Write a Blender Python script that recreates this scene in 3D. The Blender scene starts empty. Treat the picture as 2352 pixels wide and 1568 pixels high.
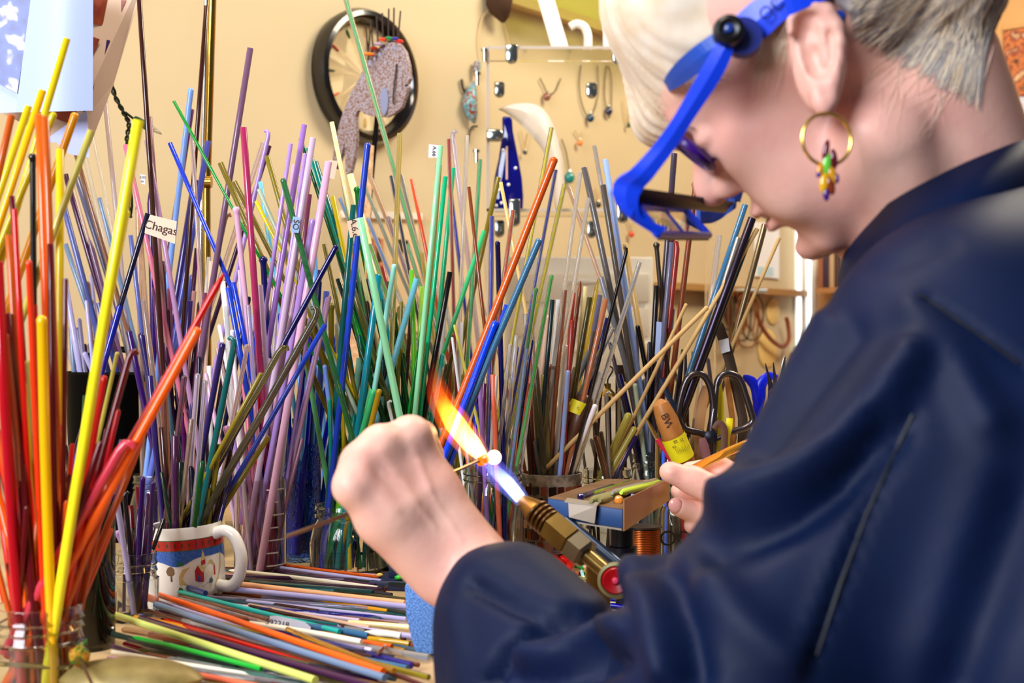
import bpy, bmesh, math, random
import numpy as np
from mathutils import Vector, Matrix
from mathutils.bvhtree import BVHTree
random.seed(7); np.random.seed(7)
C = bpy.context.scene
COL = C.collection
F_PX, CX, CY, CAM_Z, TABLE = 3000.0, 1176.0, 784.0, 1.0, 0.766

# ------------------------------------------------------------------ camera
cam = bpy.data.cameras.new('camera'); camo = bpy.data.objects.new('camera', cam); COL.objects.link(camo)
camo.location = (0, 0, CAM_Z); camo.rotation_euler = (math.pi/2, 0, 0)
cam.sensor_width = 36; cam.lens = 36*F_PX/2352; cam.clip_start = .02
cam.dof.use_dof = True; cam.dof.focus_distance = 1.27; cam.dof.aperture_fstop = 8.5
C.camera = camo
# ------------------------------------------------------------------ world, lights, exposure
w = bpy.data.worlds.new('world'); C.world = w; w.use_nodes = True
w.node_tree.nodes['Background'].inputs[0].default_value = (.86, .90, 1.0, 1)
w.node_tree.nodes['Background'].inputs[1].default_value = .11
def area(name, loc, target, size, power, col, sy=None):
    l = bpy.data.lights.new(name, 'AREA'); l.energy = power; l.color = col; l.size = size
    if sy: l.shape = 'RECTANGLE'; l.size_y = sy
    o = bpy.data.objects.new(name, l); COL.objects.link(o); o.location = loc
    o.rotation_euler = (Vector(target)-Vector(loc)).to_track_quat('-Z', 'Y').to_euler()
    return o
area('daylight_window', (-1.5, -1.1, 2.0), (.05, 1.1, .95), 1.3, 98, (.88, .92, 1.0), 1.2)
area('ceiling_lamp', (1.0, 2.0, 2.4), (.25, 2.55, 1.0), .9, 32, (1.0, .88, .68), .5)
area('ceiling_lamp', (-.35, .95, 2.4), (.0, 1.1, .9), .5, 17, (1.0, .87, .70))
C.view_settings.view_transform = 'Standard'; C.view_settings.look = 'None'
C.view_settings.gamma = 1; C.view_settings.use_curve_mapping = False
C.view_settings.exposure = .25
C.cycles.max_bounces = 10; C.cycles.transmission_bounces = 8; C.cycles.transparent_max_bounces = 12
C.cycles.caustics_refractive = True; C.cycles.caustics_reflective = False
C.cycles.blur_glossy = 1.0; C.cycles.sample_clamp_indirect = 4.0

# ------------------------------------------------------------------ helpers
def P(px, py, d): return Vector(((px-CX)/F_PX*d, d, CAM_Z-(py-CY)/F_PX*d))
def T(px, py, h=0.0):                                   # point of the plane h above the table top
    d = (CAM_Z-TABLE-h)*F_PX/(py-CY); return P(px, py, d)
def PX(r, d): return r*d/F_PX                           # a length of r pixels at depth d
def lin(c):
    return tuple(((v/255)/12.92 if v/255 <= .04045 else ((v/255+.055)/1.055)**2.4) for v in c)
MATS = {}
def mat(key, rgb=(128,)*3, rough=.4, metal=0, trans=0, ior=1.48, spec=.5, coat=0, noise=None, bump=None, emis=None, sheen=0, sss=0):
    """rgb in display values; noise=(scale, rgb2, amount); bump=(scale, strength, kind)"""
    if key in MATS: return MATS[key]
    m = bpy.data.materials.new(key); m.use_nodes = True; nt = m.node_tree; b = nt.nodes['Principled BSDF']
    c = (*lin(rgb), 1); I = b.inputs
    I['Base Color'].default_value = c; I['Roughness'].default_value = rough; I['Metallic'].default_value = metal
    I['Transmission Weight'].default_value = trans; I['IOR'].default_value = ior
    I['Specular IOR Level'].default_value = spec; I['Coat Weight'].default_value = coat
    if sheen: I['Sheen Weight'].default_value = sheen; I['Sheen Roughness'].default_value = .4
    if sss: I['Subsurface Weight'].default_value = sss; I['Subsurface Radius'].default_value = (.006, .002, .001); I['Subsurface Scale'].default_value = 1.0
    if emis: I['Emission Color'].default_value = (*lin(emis[0]), 1); I['Emission Strength'].default_value = emis[1]
    tc = nt.nodes.new('ShaderNodeTexCoord')
    if noise:
        n = nt.nodes.new('ShaderNodeTexNoise'); n.inputs['Scale'].default_value = noise[0]; n.inputs['Detail'].default_value = 6
        r = nt.nodes.new('ShaderNodeValToRGB'); r.color_ramp.elements[0].position = .5-noise[2]/2; r.color_ramp.elements[1].position = .5+noise[2]/2
        r.color_ramp.elements[0].color = c; r.color_ramp.elements[1].color = (*lin(noise[1]), 1)
        nt.links.new(tc.outputs['Object'], n.inputs['Vector']); nt.links.new(n.outputs['Fac'], r.inputs['Fac']); nt.links.new(r.outputs['Color'], I['Base Color'])
    if bump:
        k = bump[2] if len(bump) > 2 else 'noise'
        if k == 'noise': n = nt.nodes.new('ShaderNodeTexNoise'); n.inputs['Scale'].default_value = bump[0]; n.inputs['Detail'].default_value = 8; out = n.outputs['Fac']
        elif k == 'voronoi': n = nt.nodes.new('ShaderNodeTexVoronoi'); n.inputs['Scale'].default_value = bump[0]; out = n.outputs['Distance']
        else: n = nt.nodes.new('ShaderNodeTexWave'); n.inputs['Scale'].default_value = bump[0]; n.inputs['Distortion'].default_value = 2; out = n.outputs['Fac']
        bp = nt.nodes.new('ShaderNodeBump'); bp.inputs['Strength'].default_value = bump[1]; bp.inputs['Distance'].default_value = .002
        nt.links.new(tc.outputs['Object'], n.inputs['Vector']); nt.links.new(out, bp.inputs['Height']); nt.links.new(bp.outputs['Normal'], I['Normal'])
    MATS[key] = m; return m
def ramp_mat(key, scale, stops, kind='noise', rough=.5, metal=0, detail=6, coord='Object', bump=0, spec=.5):
    """procedural colour field: stops = [(pos, rgb), ...]"""
    if key in MATS: return MATS[key]
    m = mat(key, stops[0][1], rough, metal, spec=spec); nt = m.node_tree; b = nt.nodes['Principled BSDF']
    tc = nt.nodes.new('ShaderNodeTexCoord')
    if kind == 'voronoi': n = nt.nodes.new('ShaderNodeTexVoronoi'); out = n.outputs['Color']
    elif kind == 'wave': n = nt.nodes.new('ShaderNodeTexWave'); out = n.outputs['Fac']; n.inputs['Distortion'].default_value = 3; n.inputs['Detail'].default_value = 3
    else: n = nt.nodes.new('ShaderNodeTexNoise'); n.inputs['Detail'].default_value = detail; out = n.outputs['Fac']
    n.inputs['Scale'].default_value = scale
    r = nt.nodes.new('ShaderNodeValToRGB'); els = r.color_ramp.elements
    els[0].position, els[0].color = stops[0][0], (*lin(stops[0][1]), 1); els[1].position, els[1].color = stops[-1][0], (*lin(stops[-1][1]), 1)
    for p, c in stops[1:-1]: e = els.new(p); e.color = (*lin(c), 1)
    nt.links.new(tc.outputs[coord], n.inputs['Vector']); nt.links.new(out, r.inputs['Fac']); nt.links.new(r.outputs['Color'], b.inputs['Base Color'])
    if bump:
        bp = nt.nodes.new('ShaderNodeBump'); bp.inputs['Strength'].default_value = bump; bp.inputs['Distance'].default_value = .002
        nt.links.new(out, bp.inputs['Height']); nt.links.new(bp.outputs['Normal'], b.inputs['Normal'])
    return m

def mk(name, v, f, m, parent=None, smooth=True, origin=None, sharp=None):
    me = bpy.data.meshes.new(name)
    o0 = Vector(origin) if origin is not None else Vector((0, 0, 0))
    if parent is not None and origin is None: o0 = parent.matrix_world.translation if False else Vector(parent['_o']) if '_o' in parent.keys() else Vector((0, 0, 0))
    me.from_pydata([tuple(Vector(p)-o0) for p in v], [], [tuple(int(i) for i in q) for q in f])
    me.materials.append(m)
    if smooth:
        me.polygons.foreach_set('use_smooth', [True]*len(me.polygons))
        if sharp: me.set_sharp_from_angle(angle=math.radians(sharp))
    me.update()
    o = bpy.data.objects.new(name, me); COL.objects.link(o)
    if parent is not None:
        o.parent = parent
        if origin is not None: o.location = o0-Vector(parent['_o'])
    else: o.location = o0
    o['_o'] = tuple(o0)
    return o
def tag(o, label=None, cat=None, group=None, kind=None):
    if label: o['label'] = label
    if cat: o['category'] = cat
    if group: o['group'] = group
    if kind: o['kind'] = kind
    return o
def thing(name, loc, label, cat, group=None):
    o = bpy.data.objects.new(name, None); COL.objects.link(o); o.location = loc; o['_o'] = tuple(Vector(loc)); o.empty_display_size = .01
    return tag(o, label, cat, group)
def struct(o): o['kind'] = 'structure'; return o

class MB:
    def __init__(s): s.v = []; s.f = []
    def add(s, v, f):
        n = len(s.v); s.v += [Vector(p) for p in v]; s.f += [[i+n for i in q] for q in f]; return s
    def tube(s, path, rad, n=10, cap=True, flat=None):
        path = [Vector(p) for p in path]
        if not hasattr(rad, '__len__'): rad = [rad]*len(path)
        tans = []
        for i in range(len(path)):
            a = path[max(i-1, 0)]; b = path[min(i+1, len(path)-1)]; t = b-a
            tans.append(t.normalized() if t.length > 1e-9 else Vector((0, 0, 1)))
        ref = Vector((0, 1, 0)) if abs(tans[0].y) < .9 else Vector((1, 0, 0))
        if flat: ref = Vector(flat[0])
        v = []; x = None
        for p, t, r in zip(path, tans, rad):
            if x is None: x = (ref-t*ref.dot(t)).normalized()
            else: x = (x-t*x.dot(t)).normalized()
            y = t.cross(x)
            k = flat[1] if flat else 1
            for j in range(n):
                a = 2*math.pi*(j+.5)/n; v.append(p+(x*math.cos(a)*k+y*math.sin(a))*r)
        f = []
        for i in range(len(path)-1):
            for j in range(n): f.append([i*n+j, i*n+(j+1) % n, (i+1)*n+(j+1) % n, (i+1)*n+j])
        if cap: f.append(list(range(n))[::-1]); f.append([(len(path)-1)*n+j for j in range(n)])
        return s.add(v, f)
    def lathe(s, prof, c=(0, 0, 0), n=28, ax=(0, 0, 1), close=False):
        ax = Vector(ax).normalized(); c = Vector(c)
        ref = Vector((1, 0, 0)) if abs(ax.x) < .9 else Vector((0, 0, 1))
        x = (ref-ax*ref.dot(ax)).normalized(); y = ax.cross(x); v = []; f = []
        for r, h in prof:
            for j in range(n):
                a = 2*math.pi*j/n; v.append(c+ax*h+(x*math.cos(a)+y*math.sin(a))*r)
        m = len(prof)
        for i in range(m if close else m-1):
            k = (i+1) % m
            for j in range(n): f.append([i*n+j, i*n+(j+1) % n, k*n+(j+1) % n, k*n+j])
        if not close:
            if prof[0][0] > 1e-6: f.append([j for j in range(n)][::-1])
            if prof[-1][0] > 1e-6: f.append([(m-1)*n+j for j in range(n)])
        return s.add(v, f)
    def box(s, o, a, b, c):
        o, a, b, c = map(Vector, (o, a, b, c))
        v = [o, o+a, o+a+b, o+b, o+c, o+a+c, o+a+b+c, o+b+c]
        f = [[0, 3, 2, 1], [4, 5, 6, 7], [0, 1, 5, 4], [1, 2, 6, 5], [2, 3, 7, 6], [3, 0, 4, 7]]
        if a.cross(b).dot(c) < 0: f = [q[::-1] for q in f]
        return s.add(v, f)
    def ball(s, c, r, n=12, k=None):
        ax = k or (1, 1, 1); v = []; f = []; m = max(4, n//2); c = Vector(c)
        for i in range(m+1):
            th = math.pi*i/m
            for j in range(n):
                a = 2*math.pi*j/n; v.append(c+Vector((math.sin(th)*math.cos(a)*ax[0], math.sin(th)*math.sin(a)*ax[1], -math.cos(th)*ax[2]))*r)
        for i in range(m):
            for j in range(n): f.append([i*n+j, i*n+(j+1) % n, (i+1)*n+(j+1) % n, (i+1)*n+j])
        return s.add(v, f)
    def prism(s, poly, ext):
        poly = [Vector(p) for p in poly]; ext = Vector(ext); n = len(poly)
        nv = Vector((0, 0, 0))
        for i in range(n): nv += poly[i].cross(poly[(i+1) % n])
        v = poly+[p+ext for p in poly]; f = [list(range(n)), list(range(n, 2*n))[::-1]]+[[i, i+n, (i+1) % n+n, (i+1) % n] for i in range(n)]
        if nv.dot(ext) > 0: f = [q[::-1] for q in f]
        return s.add(v, f)
    def build(s, name, m, parent=None, smooth=True, origin=None, sharp=40, bevel=0):
        o = mk(name, s.v, s.f, m, parent, smooth, origin, sharp)
        if bevel:
            bm = bmesh.new(); bm.from_mesh(o.data); bmesh.ops.remove_doubles(bm, verts=bm.verts, dist=1e-6)
            bmesh.ops.bevel(bm, geom=[e for e in bm.edges if e.calc_face_angle(0) > .6], offset=bevel, segments=2, affect='EDGES', profile=.5)
            for q in bm.faces: q.smooth = True
            bm.to_mesh(o.data); bm.free(); o.data.set_sharp_from_angle(angle=math.radians(50))
        return o
def spline(pts, n=6):
    """Catmull-Rom through pts"""
    pts = [Vector(p) for p in pts]; out = []
    for i in range(len(pts)-1):
        p0, p1, p2, p3 = pts[max(i-1, 0)], pts[i], pts[i+1], pts[min(i+2, len(pts)-1)]
        for k in range(n):
            t = k/n; out.append(.5*((2*p1)+(p2-p0)*t+(2*p0-5*p1+4*p2-p3)*t*t+(3*p1-p0-3*p2+p3)*t**3))
    out.append(pts[-1]); return out
def text(name, s, size, loc, xd, yd, m, parent, lift=.0003):
    cu = bpy.data.curves.new(name, 'FONT'); cu.body = s; cu.size = size; cu.align_x = 'CENTER'; cu.align_y = 'CENTER'; cu.extrude = .00005
    o = bpy.data.objects.new(name, cu); me = None
    COL.objects.link(o); dg = bpy.context.evaluated_depsgraph_get(); me = bpy.data.meshes.new_from_object(o.evaluated_get(dg))
    bpy.data.objects.remove(o); xd = Vector(xd).normalized(); z = xd.cross(Vector(yd)).normalized(); yd = z.cross(xd)
    M = Matrix((xd, yd, z)).transposed(); L = Vector(loc)+z*lift
    v = [M @ p.co+L for p in me.vertices]; f = [list(p.vertices) for p in me.polygons]; bpy.data.meshes.remove(me)
    return mk(name, v, f, m, parent, smooth=False)

# ---- signed distance modelling (smooth unions turned into one skin by surface nets)
def rc(a, b, ra, rb, k=.01, op=1): return ('c', np.array(a, float), np.array(b, float), ra, rb, k, op)
def el(c, r, k=.01, op=1, ax=None): return ('e', np.array(c, float), np.array(r, float), np.eye(3) if ax is None else np.array(ax, float), k, op)
def sdf_mesh(prims, h, pad=.02):
    los, his = [], []
    for p in prims:
        if p[-1] < 0: continue
        if p[0] == 'c': R = max(p[3], p[4]); los.append(np.minimum(p[1], p[2])-R); his.append(np.maximum(p[1], p[2])+R)
        else: R = max(p[2]); los.append(p[1]-R); his.append(p[1]+R)
    lo = np.min(los, 0)-pad; hi = np.max(his, 0)+pad
    N = np.ceil((hi-lo)/h).astype(int)+1
    Fd = np.full(N, .05, np.float32)
    ax = [lo[i]+h*np.arange(N[i]) for i in range(3)]
    for p in prims:
        k, op = p[-2], p[-1]; mg = k+4*h
        if p[0] == 'c': R = max(p[3], p[4]); bl = np.minimum(p[1], p[2])-R-mg; bh = np.maximum(p[1], p[2])+R+mg
        else: R = max(p[2]); bl = p[1]-R-mg; bh = p[1]+R+mg
        i0 = np.clip(np.floor((bl-lo)/h).astype(int), 0, N); i1 = np.clip(np.ceil((bh-lo)/h).astype(int)+1, 0, N)
        if np.any(i1 <= i0): continue
        X = ax[0][i0[0]:i1[0], None, None]; Y = ax[1][None, i0[1]:i1[1], None]; Z = ax[2][None, None, i0[2]:i1[2]]
        if p[0] == 'c':
            a, b, ra, rb = p[1:5]; ba = b-a; L2 = max(ba.dot(ba), 1e-12)
            t = np.clip(((X-a[0])*ba[0]+(Y-a[1])*ba[1]+(Z-a[2])*ba[2])/L2, 0, 1)
            d = np.sqrt((X-a[0]-ba[0]*t)**2+(Y-a[1]-ba[1]*t)**2+(Z-a[2]-ba[2]*t)**2)-(ra+(rb-ra)*t)
        else:
            c, r, A = p[1:4]; q = [(X-c[0])*A[i][0]+(Y-c[1])*A[i][1]+(Z-c[2])*A[i][2] for i in range(3)]
            k0 = np.sqrt(sum((q[i]/r[i])**2 for i in range(3))); k1 = np.sqrt(sum((q[i]/r[i]**2)**2 for i in range(3)))+1e-9
            d = k0*(k0-1)/k1
        S = Fd[i0[0]:i1[0], i0[1]:i1[1], i0[2]:i1[2]]
        if op > 0:
            hh = np.maximum(k-np.abs(S-d), 0)/k; S[...] = np.minimum(S, d)-hh*hh*k/4
        else:
            hh = np.maximum(k-np.abs(S+d), 0)/k; S[...] = np.maximum(S, -d)+hh*hh*k/4
    ins = Fd < 0; n0, n1, n2 = N-1
    cnt = np.zeros((n0, n1, n2), np.int8)
    for dx in (0, 1):
        for dy in (0, 1):
            for dz in (0, 1): cnt += ins[dx:dx+n0, dy:dy+n1, dz:dz+n2]
    act = (cnt > 0) & (cnt < 8); idx = -np.ones(act.shape, np.int64); I = np.argwhere(act); idx[act] = np.arange(len(I))
    acc = np.zeros((len(I), 3)); num = np.zeros(len(I)); cor = [(0, 0, 0), (1, 0, 0), (0, 1, 0), (1, 1, 0), (0, 0, 1), (1, 0, 1), (0, 1, 1), (1, 1, 1)]
    for a in range(8):
        for b in range(a+1, 8):
            ca, cb = np.array(cor[a]), np.array(cor[b])
            if np.abs(ca-cb).sum() != 1: continue
            va = Fd[tuple((I+ca).T)]; vb = Fd[tuple((I+cb).T)]; m = (va < 0) != (vb < 0)
            t = np.where(m, va/np.where(m, va-vb, 1), 0)
            acc[m] += (ca+(cb-ca)*t[:, None])[m]; num[m] += 1
    V = lo+h*(I+acc/num[:, None]); faces = []
    for a in range(3):
        sl = [slice(1, None)]*3; e0 = [slice(1, -1)]*3; e1 = [slice(1, -1)]*3; e0[a] = slice(0, -1); e1[a] = slice(1, None)
        s0 = ins[tuple(e0)]; s1 = ins[tuple(e1)]; E = np.argwhere(s0 != s1)
        off = [1, 1, 1]; off[a] = 0; E2 = E+np.array(off); b, c = (a+1) % 3, (a+2) % 3
        db = np.zeros(3, int); db[b] = 1; dc = np.zeros(3, int); dc[c] = 1
        q = np.stack([idx[tuple((E2-db-dc).T)], idx[tuple((E2-dc).T)], idx[tuple(E2.T)], idx[tuple((E2-db).T)]], 1)
        sg = s0[tuple(E.T)]; q[~sg] = q[~sg][:, ::-1]; faces.append(q)
    return V, np.concatenate(faces)
def smooth_mesh(V, Fc, it=2, lam=.5):
    e = np.concatenate([Fc[:, [0, 1]], Fc[:, [1, 2]], Fc[:, [2, 3]], Fc[:, [3, 0]]])
    for _ in range(it):
        S = np.zeros_like(V); n = np.zeros(len(V)); np.add.at(S, e[:, 0], V[e[:, 1]]); np.add.at(S, e[:, 1], V[e[:, 0]]); np.add.at(n, e[:, 0], 1); np.add.at(n, e[:, 1], 1)
        V = V+(S/np.maximum(n, 1)[:, None]-V)*lam
    return V
def vnormals(V, Fc):
    n = np.cross(V[Fc[:, 2]]-V[Fc[:, 0]], V[Fc[:, 3]]-V[Fc[:, 1]]); N = np.zeros_like(V)
    for i in range(4): np.add.at(N, Fc[:, i], n)
    return N/(np.linalg.norm(N, axis=1)[:, None]+1e-12)
def np_mesh(name, V, Fc, m, parent=None):
    me = bpy.data.meshes.new(name); o0 = np.array(parent['_o']) if parent is not None else np.zeros(3)
    me.from_pydata((V-o0).tolist(), [], Fc.tolist()); me.materials.append(m); me.polygons.foreach_set('use_smooth', [True]*len(me.polygons)); me.update()
    o = bpy.data.objects.new(name, me); COL.objects.link(o); o['_o'] = tuple(o0)
    if parent is not None: o.parent = parent
    return o
# ------------------------------------------------------------------ room shell
WD = Vector((.643, .766, 0)).normalized(); WN = Vector((WD.y, -WD.x, 0)); WC = Vector(((830-CX)/F_PX*2.35, 2.35, 0))
def W(px, py, off=0.0):                                   # the point of the left wall (off in front of it) seen at a pixel
    r = Vector(((px-CX)/F_PX, 1, -(py-CY)/F_PX)); o = Vector((0, 0, CAM_Z)); t = (WC+WN*off-o).dot(WN)/r.dot(WN)
    return o+r*t
m_wall = mat('cream wall paint', (207, 190, 156), .75, spec=.2, noise=(3, (203, 184, 148), .5), bump=(260, .10))
m_wall2 = mat('tan wall paint', (205, 160, 105), .8, spec=.2, noise=(4, (190, 140, 88), .5), bump=(200, .10))
m_trim = mat('white satin trim paint', (240, 235, 225), .45)
m_floor = ramp_mat('floor boards', 6, [(.3, (95, 62, 36)), (.7, (130, 88, 52))], 'wave', .5)
corner = WC+WD*1.64
a0 = WC-WD*2.6
struct(MB().box(a0, WD*(1.64+2.6), -WN*.1, (0, 0, 2.6)).build('wall_left', m_wall, smooth=False))
struct(MB().box(corner, WN*2.6, WD*.1, (0, 0, 2.6)).build('wall_back', m_wall2, smooth=False))
struct(MB().box((-3, -2.2, -.06), (6, 0, 0), (0, 7, 0), (0, 0, .06)).build('floor', m_floor, smooth=False))
struct(MB().box(a0+WN*.001, WD*(1.64+2.6), WN*.018, (0, 0, .11)).build('baseboard_left', m_trim, smooth=False))

# work table (L shaped, the maker sits in its inner corner)
m_table = ramp_mat('worn table laminate', 9, [(.35, (206, 178, 132)), (.55, (190, 160, 116)), (.7, (150, 120, 86))], 'noise', .42, detail=10)
table = thing('work_table', (-.2, 1.3, 0), 'long worn beige work table crowded with glass rods and jars', 'table')
outline = [(-1.25, .62), (-.06, .62), (-.045, .85), (.14, 1.02), (.80, 1.02), (.80, 2.1), (-.35, 2.1), (-.95, 1.42), (-1.25, 1.05)]
MB().prism([(x, y, TABLE-.03) for x, y in outline], (0, 0, .03)).build('tabletop', m_table, table, smooth=False, bevel=.003)
m_leg = mat('table leg wood', (120, 84, 52), .5)
for x, y in [(-1.1, .68), (-.10, .68), (.74, 1.08), (.74, 1.94), (-.26, 1.98)]:
    MB().box((x-.025, y-.025, 0), (.05, 0, 0), (0, .05, 0), (0, 0, TABLE-.03)).build('leg', m_leg, table, smooth=False, bevel=.004)
# ------------------------------------------------------------------ jars, mug and pots that hold the rods
def glass(key, rgb, rough=.02, trans=1.0, bump=None): return mat(key, rgb, rough, trans=trans, ior=1.45, bump=bump)
g_clear = glass('clear glass', (245, 248, 246)); g_smoke = glass('dark smoked glass', (58, 52, 34), .04, .9)
g_pinkish = glass('faint pink beaker glass', (246, 232, 238)); g_blue = glass('blue bubbled glass', (120, 165, 250), .03, 1.0, (420, .35, 'voronoi'))
g_green = glass('green tinted glass', (205, 240, 225))
JAR = {}
# key: centre px, depth, radius px, rim px, style, label
JARS = [
 ('Z', -250, .93, 115, 1240, 'jar', 'clear jar out at the table end, holding the long leaning yellow rods'),
 ('A', 88, .86, 102, 1388, 'jar', 'squat clear threaded jar full of red, orange and yellow rods at the table corner'),
 ('B', 203, 1.0, 60, 1150, 'tall', 'tall dark smoked glass tumbler behind the jar of red rods'),
 ('C', 309, 1.1, 52, 1268, 'jar', 'small clear threaded jar of dark purple rods beside the church mug'),
 ('E', 598, 1.31, 60, 1098, 'beaker', 'clear measuring beaker with white marks, full of pink rods'),
 ('F', 694, 1.40, 43, 1018, 'bubble', 'tall blue bubbled glass vase beside the pink beaker'),
 ('G', 800, 1.33, 80, 1158, 'round', 'round shouldered clear bottle with lime rods next to the blue vase'),
 ('H', 262, 1.56, 108, 852, 'pot', 'large black bucket with an arched handle behind the purple rods'),
 ('I', 912, 1.36, 72, 1100, 'jar', 'clear jar of green and teal rods behind the fist'),
 ('V', 440, 1.42, 72, 1085, 'jar', 'clear jar of violet rods behind the church mug'),
 ('O', 150, 1.30, 46, 1085, 'jar', 'clear jar behind the red rods holding the flagged navy rod'),
 ('U', 362, 1.48, 60, 1088, 'jar', 'clear jar of indigo rods standing behind the dark jar and mug'),
 ('Y', 742, 1.49, 52, 1090, 'jar', 'clear jar of mixed blue and olive rods behind the blue vase'),
 ('S', 1112, 1.58, 62, 1078, 'jar', 'clear jar of striped cased rods standing behind the stringer jar'),
 ('X', 1542, 1.45, 54, 1038, 'jar', 'clear jar of gunmetal and blue rods behind the wood handle'),
 ('R', 992, 1.215, 60, 1092, 'jar', 'clear jar half hidden behind the fist, holding the long orange rod'),
 ('Q', 1010, 1.50, 66, 1090, 'jar', 'clear jar of thin striped rods behind the flame'),
 ('J', 1131, 1.28, 68, 1066, 'jar', 'clear threaded jar of slender stringers behind the flame and bead'),
 ('K', 1266, 1.37, 70, 1085, 'mosaic', 'dark brown mosaic pot with pale rim, holding brown and ivory rods'),
 ('L', 1394, 1.43, 57, 1076, 'jar', 'clear threaded jar with olive sticks behind the bead tray'),
 ('M', 1492, 1.46, 42, 1042, 'jar', 'narrow clear jar of grey and black rods next to the wood handle'),
 ('N', 1640, 1.50, 105, 1040, 'caddy', 'wide clear tub of scissors, files and hand tools'),
]
m_grad = mat('white print', (235, 232, 225), .5); m_black = mat('black enamel', (3, 3, 4), .5, spec=.06)
m_grout = ramp_mat('pale grout', 90, [(.4, (150, 140, 125)), (.6, (95, 85, 75))], rough=.8)
for key, cx, d, rp, rim, style, lab in JARS:
    c = P(cx, rim, d); r = PX(rp, d); h = c.z-TABLE; c.z = TABLE
    JAR[key] = dict(c=c, r=r, h=h, cx=cx, d=d, rp=rp, rim=rim)
    t = .0022
    if style in ('jar', 'beaker', 'tall', 'bubble', 'round', 'caddy'):
        if style == 'jar': out = [(r*.92, 0), (r*1.04, .004), (r*1.06, h*.62), (r*.98, h-.022), (r*.93, h-.017), (r*1.0, h-.015), (r*.93, h-.011), (r*1.0, h-.009), (r*.94, h-.005), (r*.97, h-.002), (r*.95, h)]
        elif style == 'round': out = [(r*.95, 0), (r*1.1, .006), (r*1.12, h*.45), (r*1.02, h*.68), (r*.9, h-.014), (r*.98, h-.012), (r*.98, h-.008), (r*.9, h-.006), (r*.98, h-.004), (r*.95, h)]
        else: out = [(r*.94, 0), (r, .003), (r, h-.003), (r*.99, h)]
        inn = [(max(a-t, .001), max(b, .005)) for a, b in out[::-1]]
        g = {'tall': g_smoke, 'beaker': g_pinkish, 'bubble': g_blue}.get(style, g_clear)
        nm = {'jar': 'glass_jar', 'tall': 'glass_tumbler', 'beaker': 'measuring_beaker', 'bubble': 'glass_vase', 'round': 'glass_bottle', 'caddy': 'tool_tub'}[style]
        o = MB().lathe(out+inn+[(0.0005, .005)], c, 36).build(nm, g, origin=c)
        tag(o, lab, {'jar': 'jar', 'tall': 'tumbler', 'beaker': 'beaker', 'bubble': 'vase', 'round': 'bottle', 'caddy': 'tub'}[style])
        if style == 'beaker':
            b = MB()
            for k in range(7):
                z = .012+k*.0125; w_ = .5 if k % 2 else .85
                for j in range(6):
                    a0_ = -1.15+w_*j/6; a1_ = -1.15+w_*(j+1)/6; R = r*1.004
                    q = [(math.cos(a)*R, math.sin(a)*R) for a in (a0_, a1_)]
                    b.add([c+Vector((q[0][0], q[0][1], z)), c+Vector((q[1][0], q[1][1], z)), c+Vector((q[1][0], q[1][1], z+.0014)), c+Vector((q[0][0], q[0][1], z+.0014))], [[0, 1, 2, 3]])
            b.build('graduation_marks', m_grad, o)
    elif style == 'pot':
        o = thing('bucket', c, lab, 'bucket')
        MB().lathe([(r*.8, 0), (r*.84, .004), (r, h-.006), (r*1.03, h-.003), (r*1.0, h), (r*.96, h-.004), (r*.8, .006), (.0005, .006)], c, 40).build('body', m_black, o)
        hp = [c+Vector((math.cos(a)*r*.9, -.0+.012, h-.004+math.sin(a)*.03)) for a in np.linspace(math.pi, 0, 14)]
        MB().tube(hp, .004, 8).build('handle', m_black, o)
    elif style == 'mosaic':
        o = thing('mosaic_pot', c, lab, 'pot')
        MB().lathe([(r*.9, 0), (r*.96, .003), (r*.97, h*.90), (r*1.0, h*.92), (r*1.02, h), (r*.92, h), (r*.86, .006), (.0005, .006)], c, 40).build('body', m_grout, o)
        rows = 7; rnd = random.Random(3); shades = [mat('mosaic chip %d' % i, q, .15) for i, q in enumerate([(34, 14, 8), (60, 20, 10), (22, 12, 10), (110, 48, 24), (150, 110, 80)])]
        shared = {}
        for k in range(rows):
            n = 22; z0 = .006+k*(h*.89-.006)/rows; z1 = .006+(k+1)*(h*.89-.006)/rows
            for j in range(n):
                a0_ = (j+.12+rnd.random()*.12+.5*(k % 2))/n*2*math.pi; a1_ = a0_+2*math.pi/n*(.66+rnd.random()*.14); R0 = r*.965; R1 = r*.965+.0012+rnd.random()*.0006
                za, zb = z0+(z1-z0)*.08*rnd.random(), z1-(z1-z0)*(.12+.1*rnd.random()); zc = z0+(z1-z0)*(.05+.2*rnd.random()); zd = z1-(z1-z0)*.1
                v = []
                for R in (R0, R1):
                    for a, z in ((a0_, za), (a1_, zc), (a1_, zd), (a0_, zb)): v.append(c+Vector((math.cos(a)*R, math.sin(a)*R, z)))
                MB().add(v, [[4, 5, 6, 7], [0, 1, 5, 4], [1, 2, 6, 5], [2, 3, 7, 6], [3, 0, 4, 7]]).build('tile', rnd.choice(shades[:4] if rnd.random() < .93 else shades[4:]), o, smooth=False)

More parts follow.
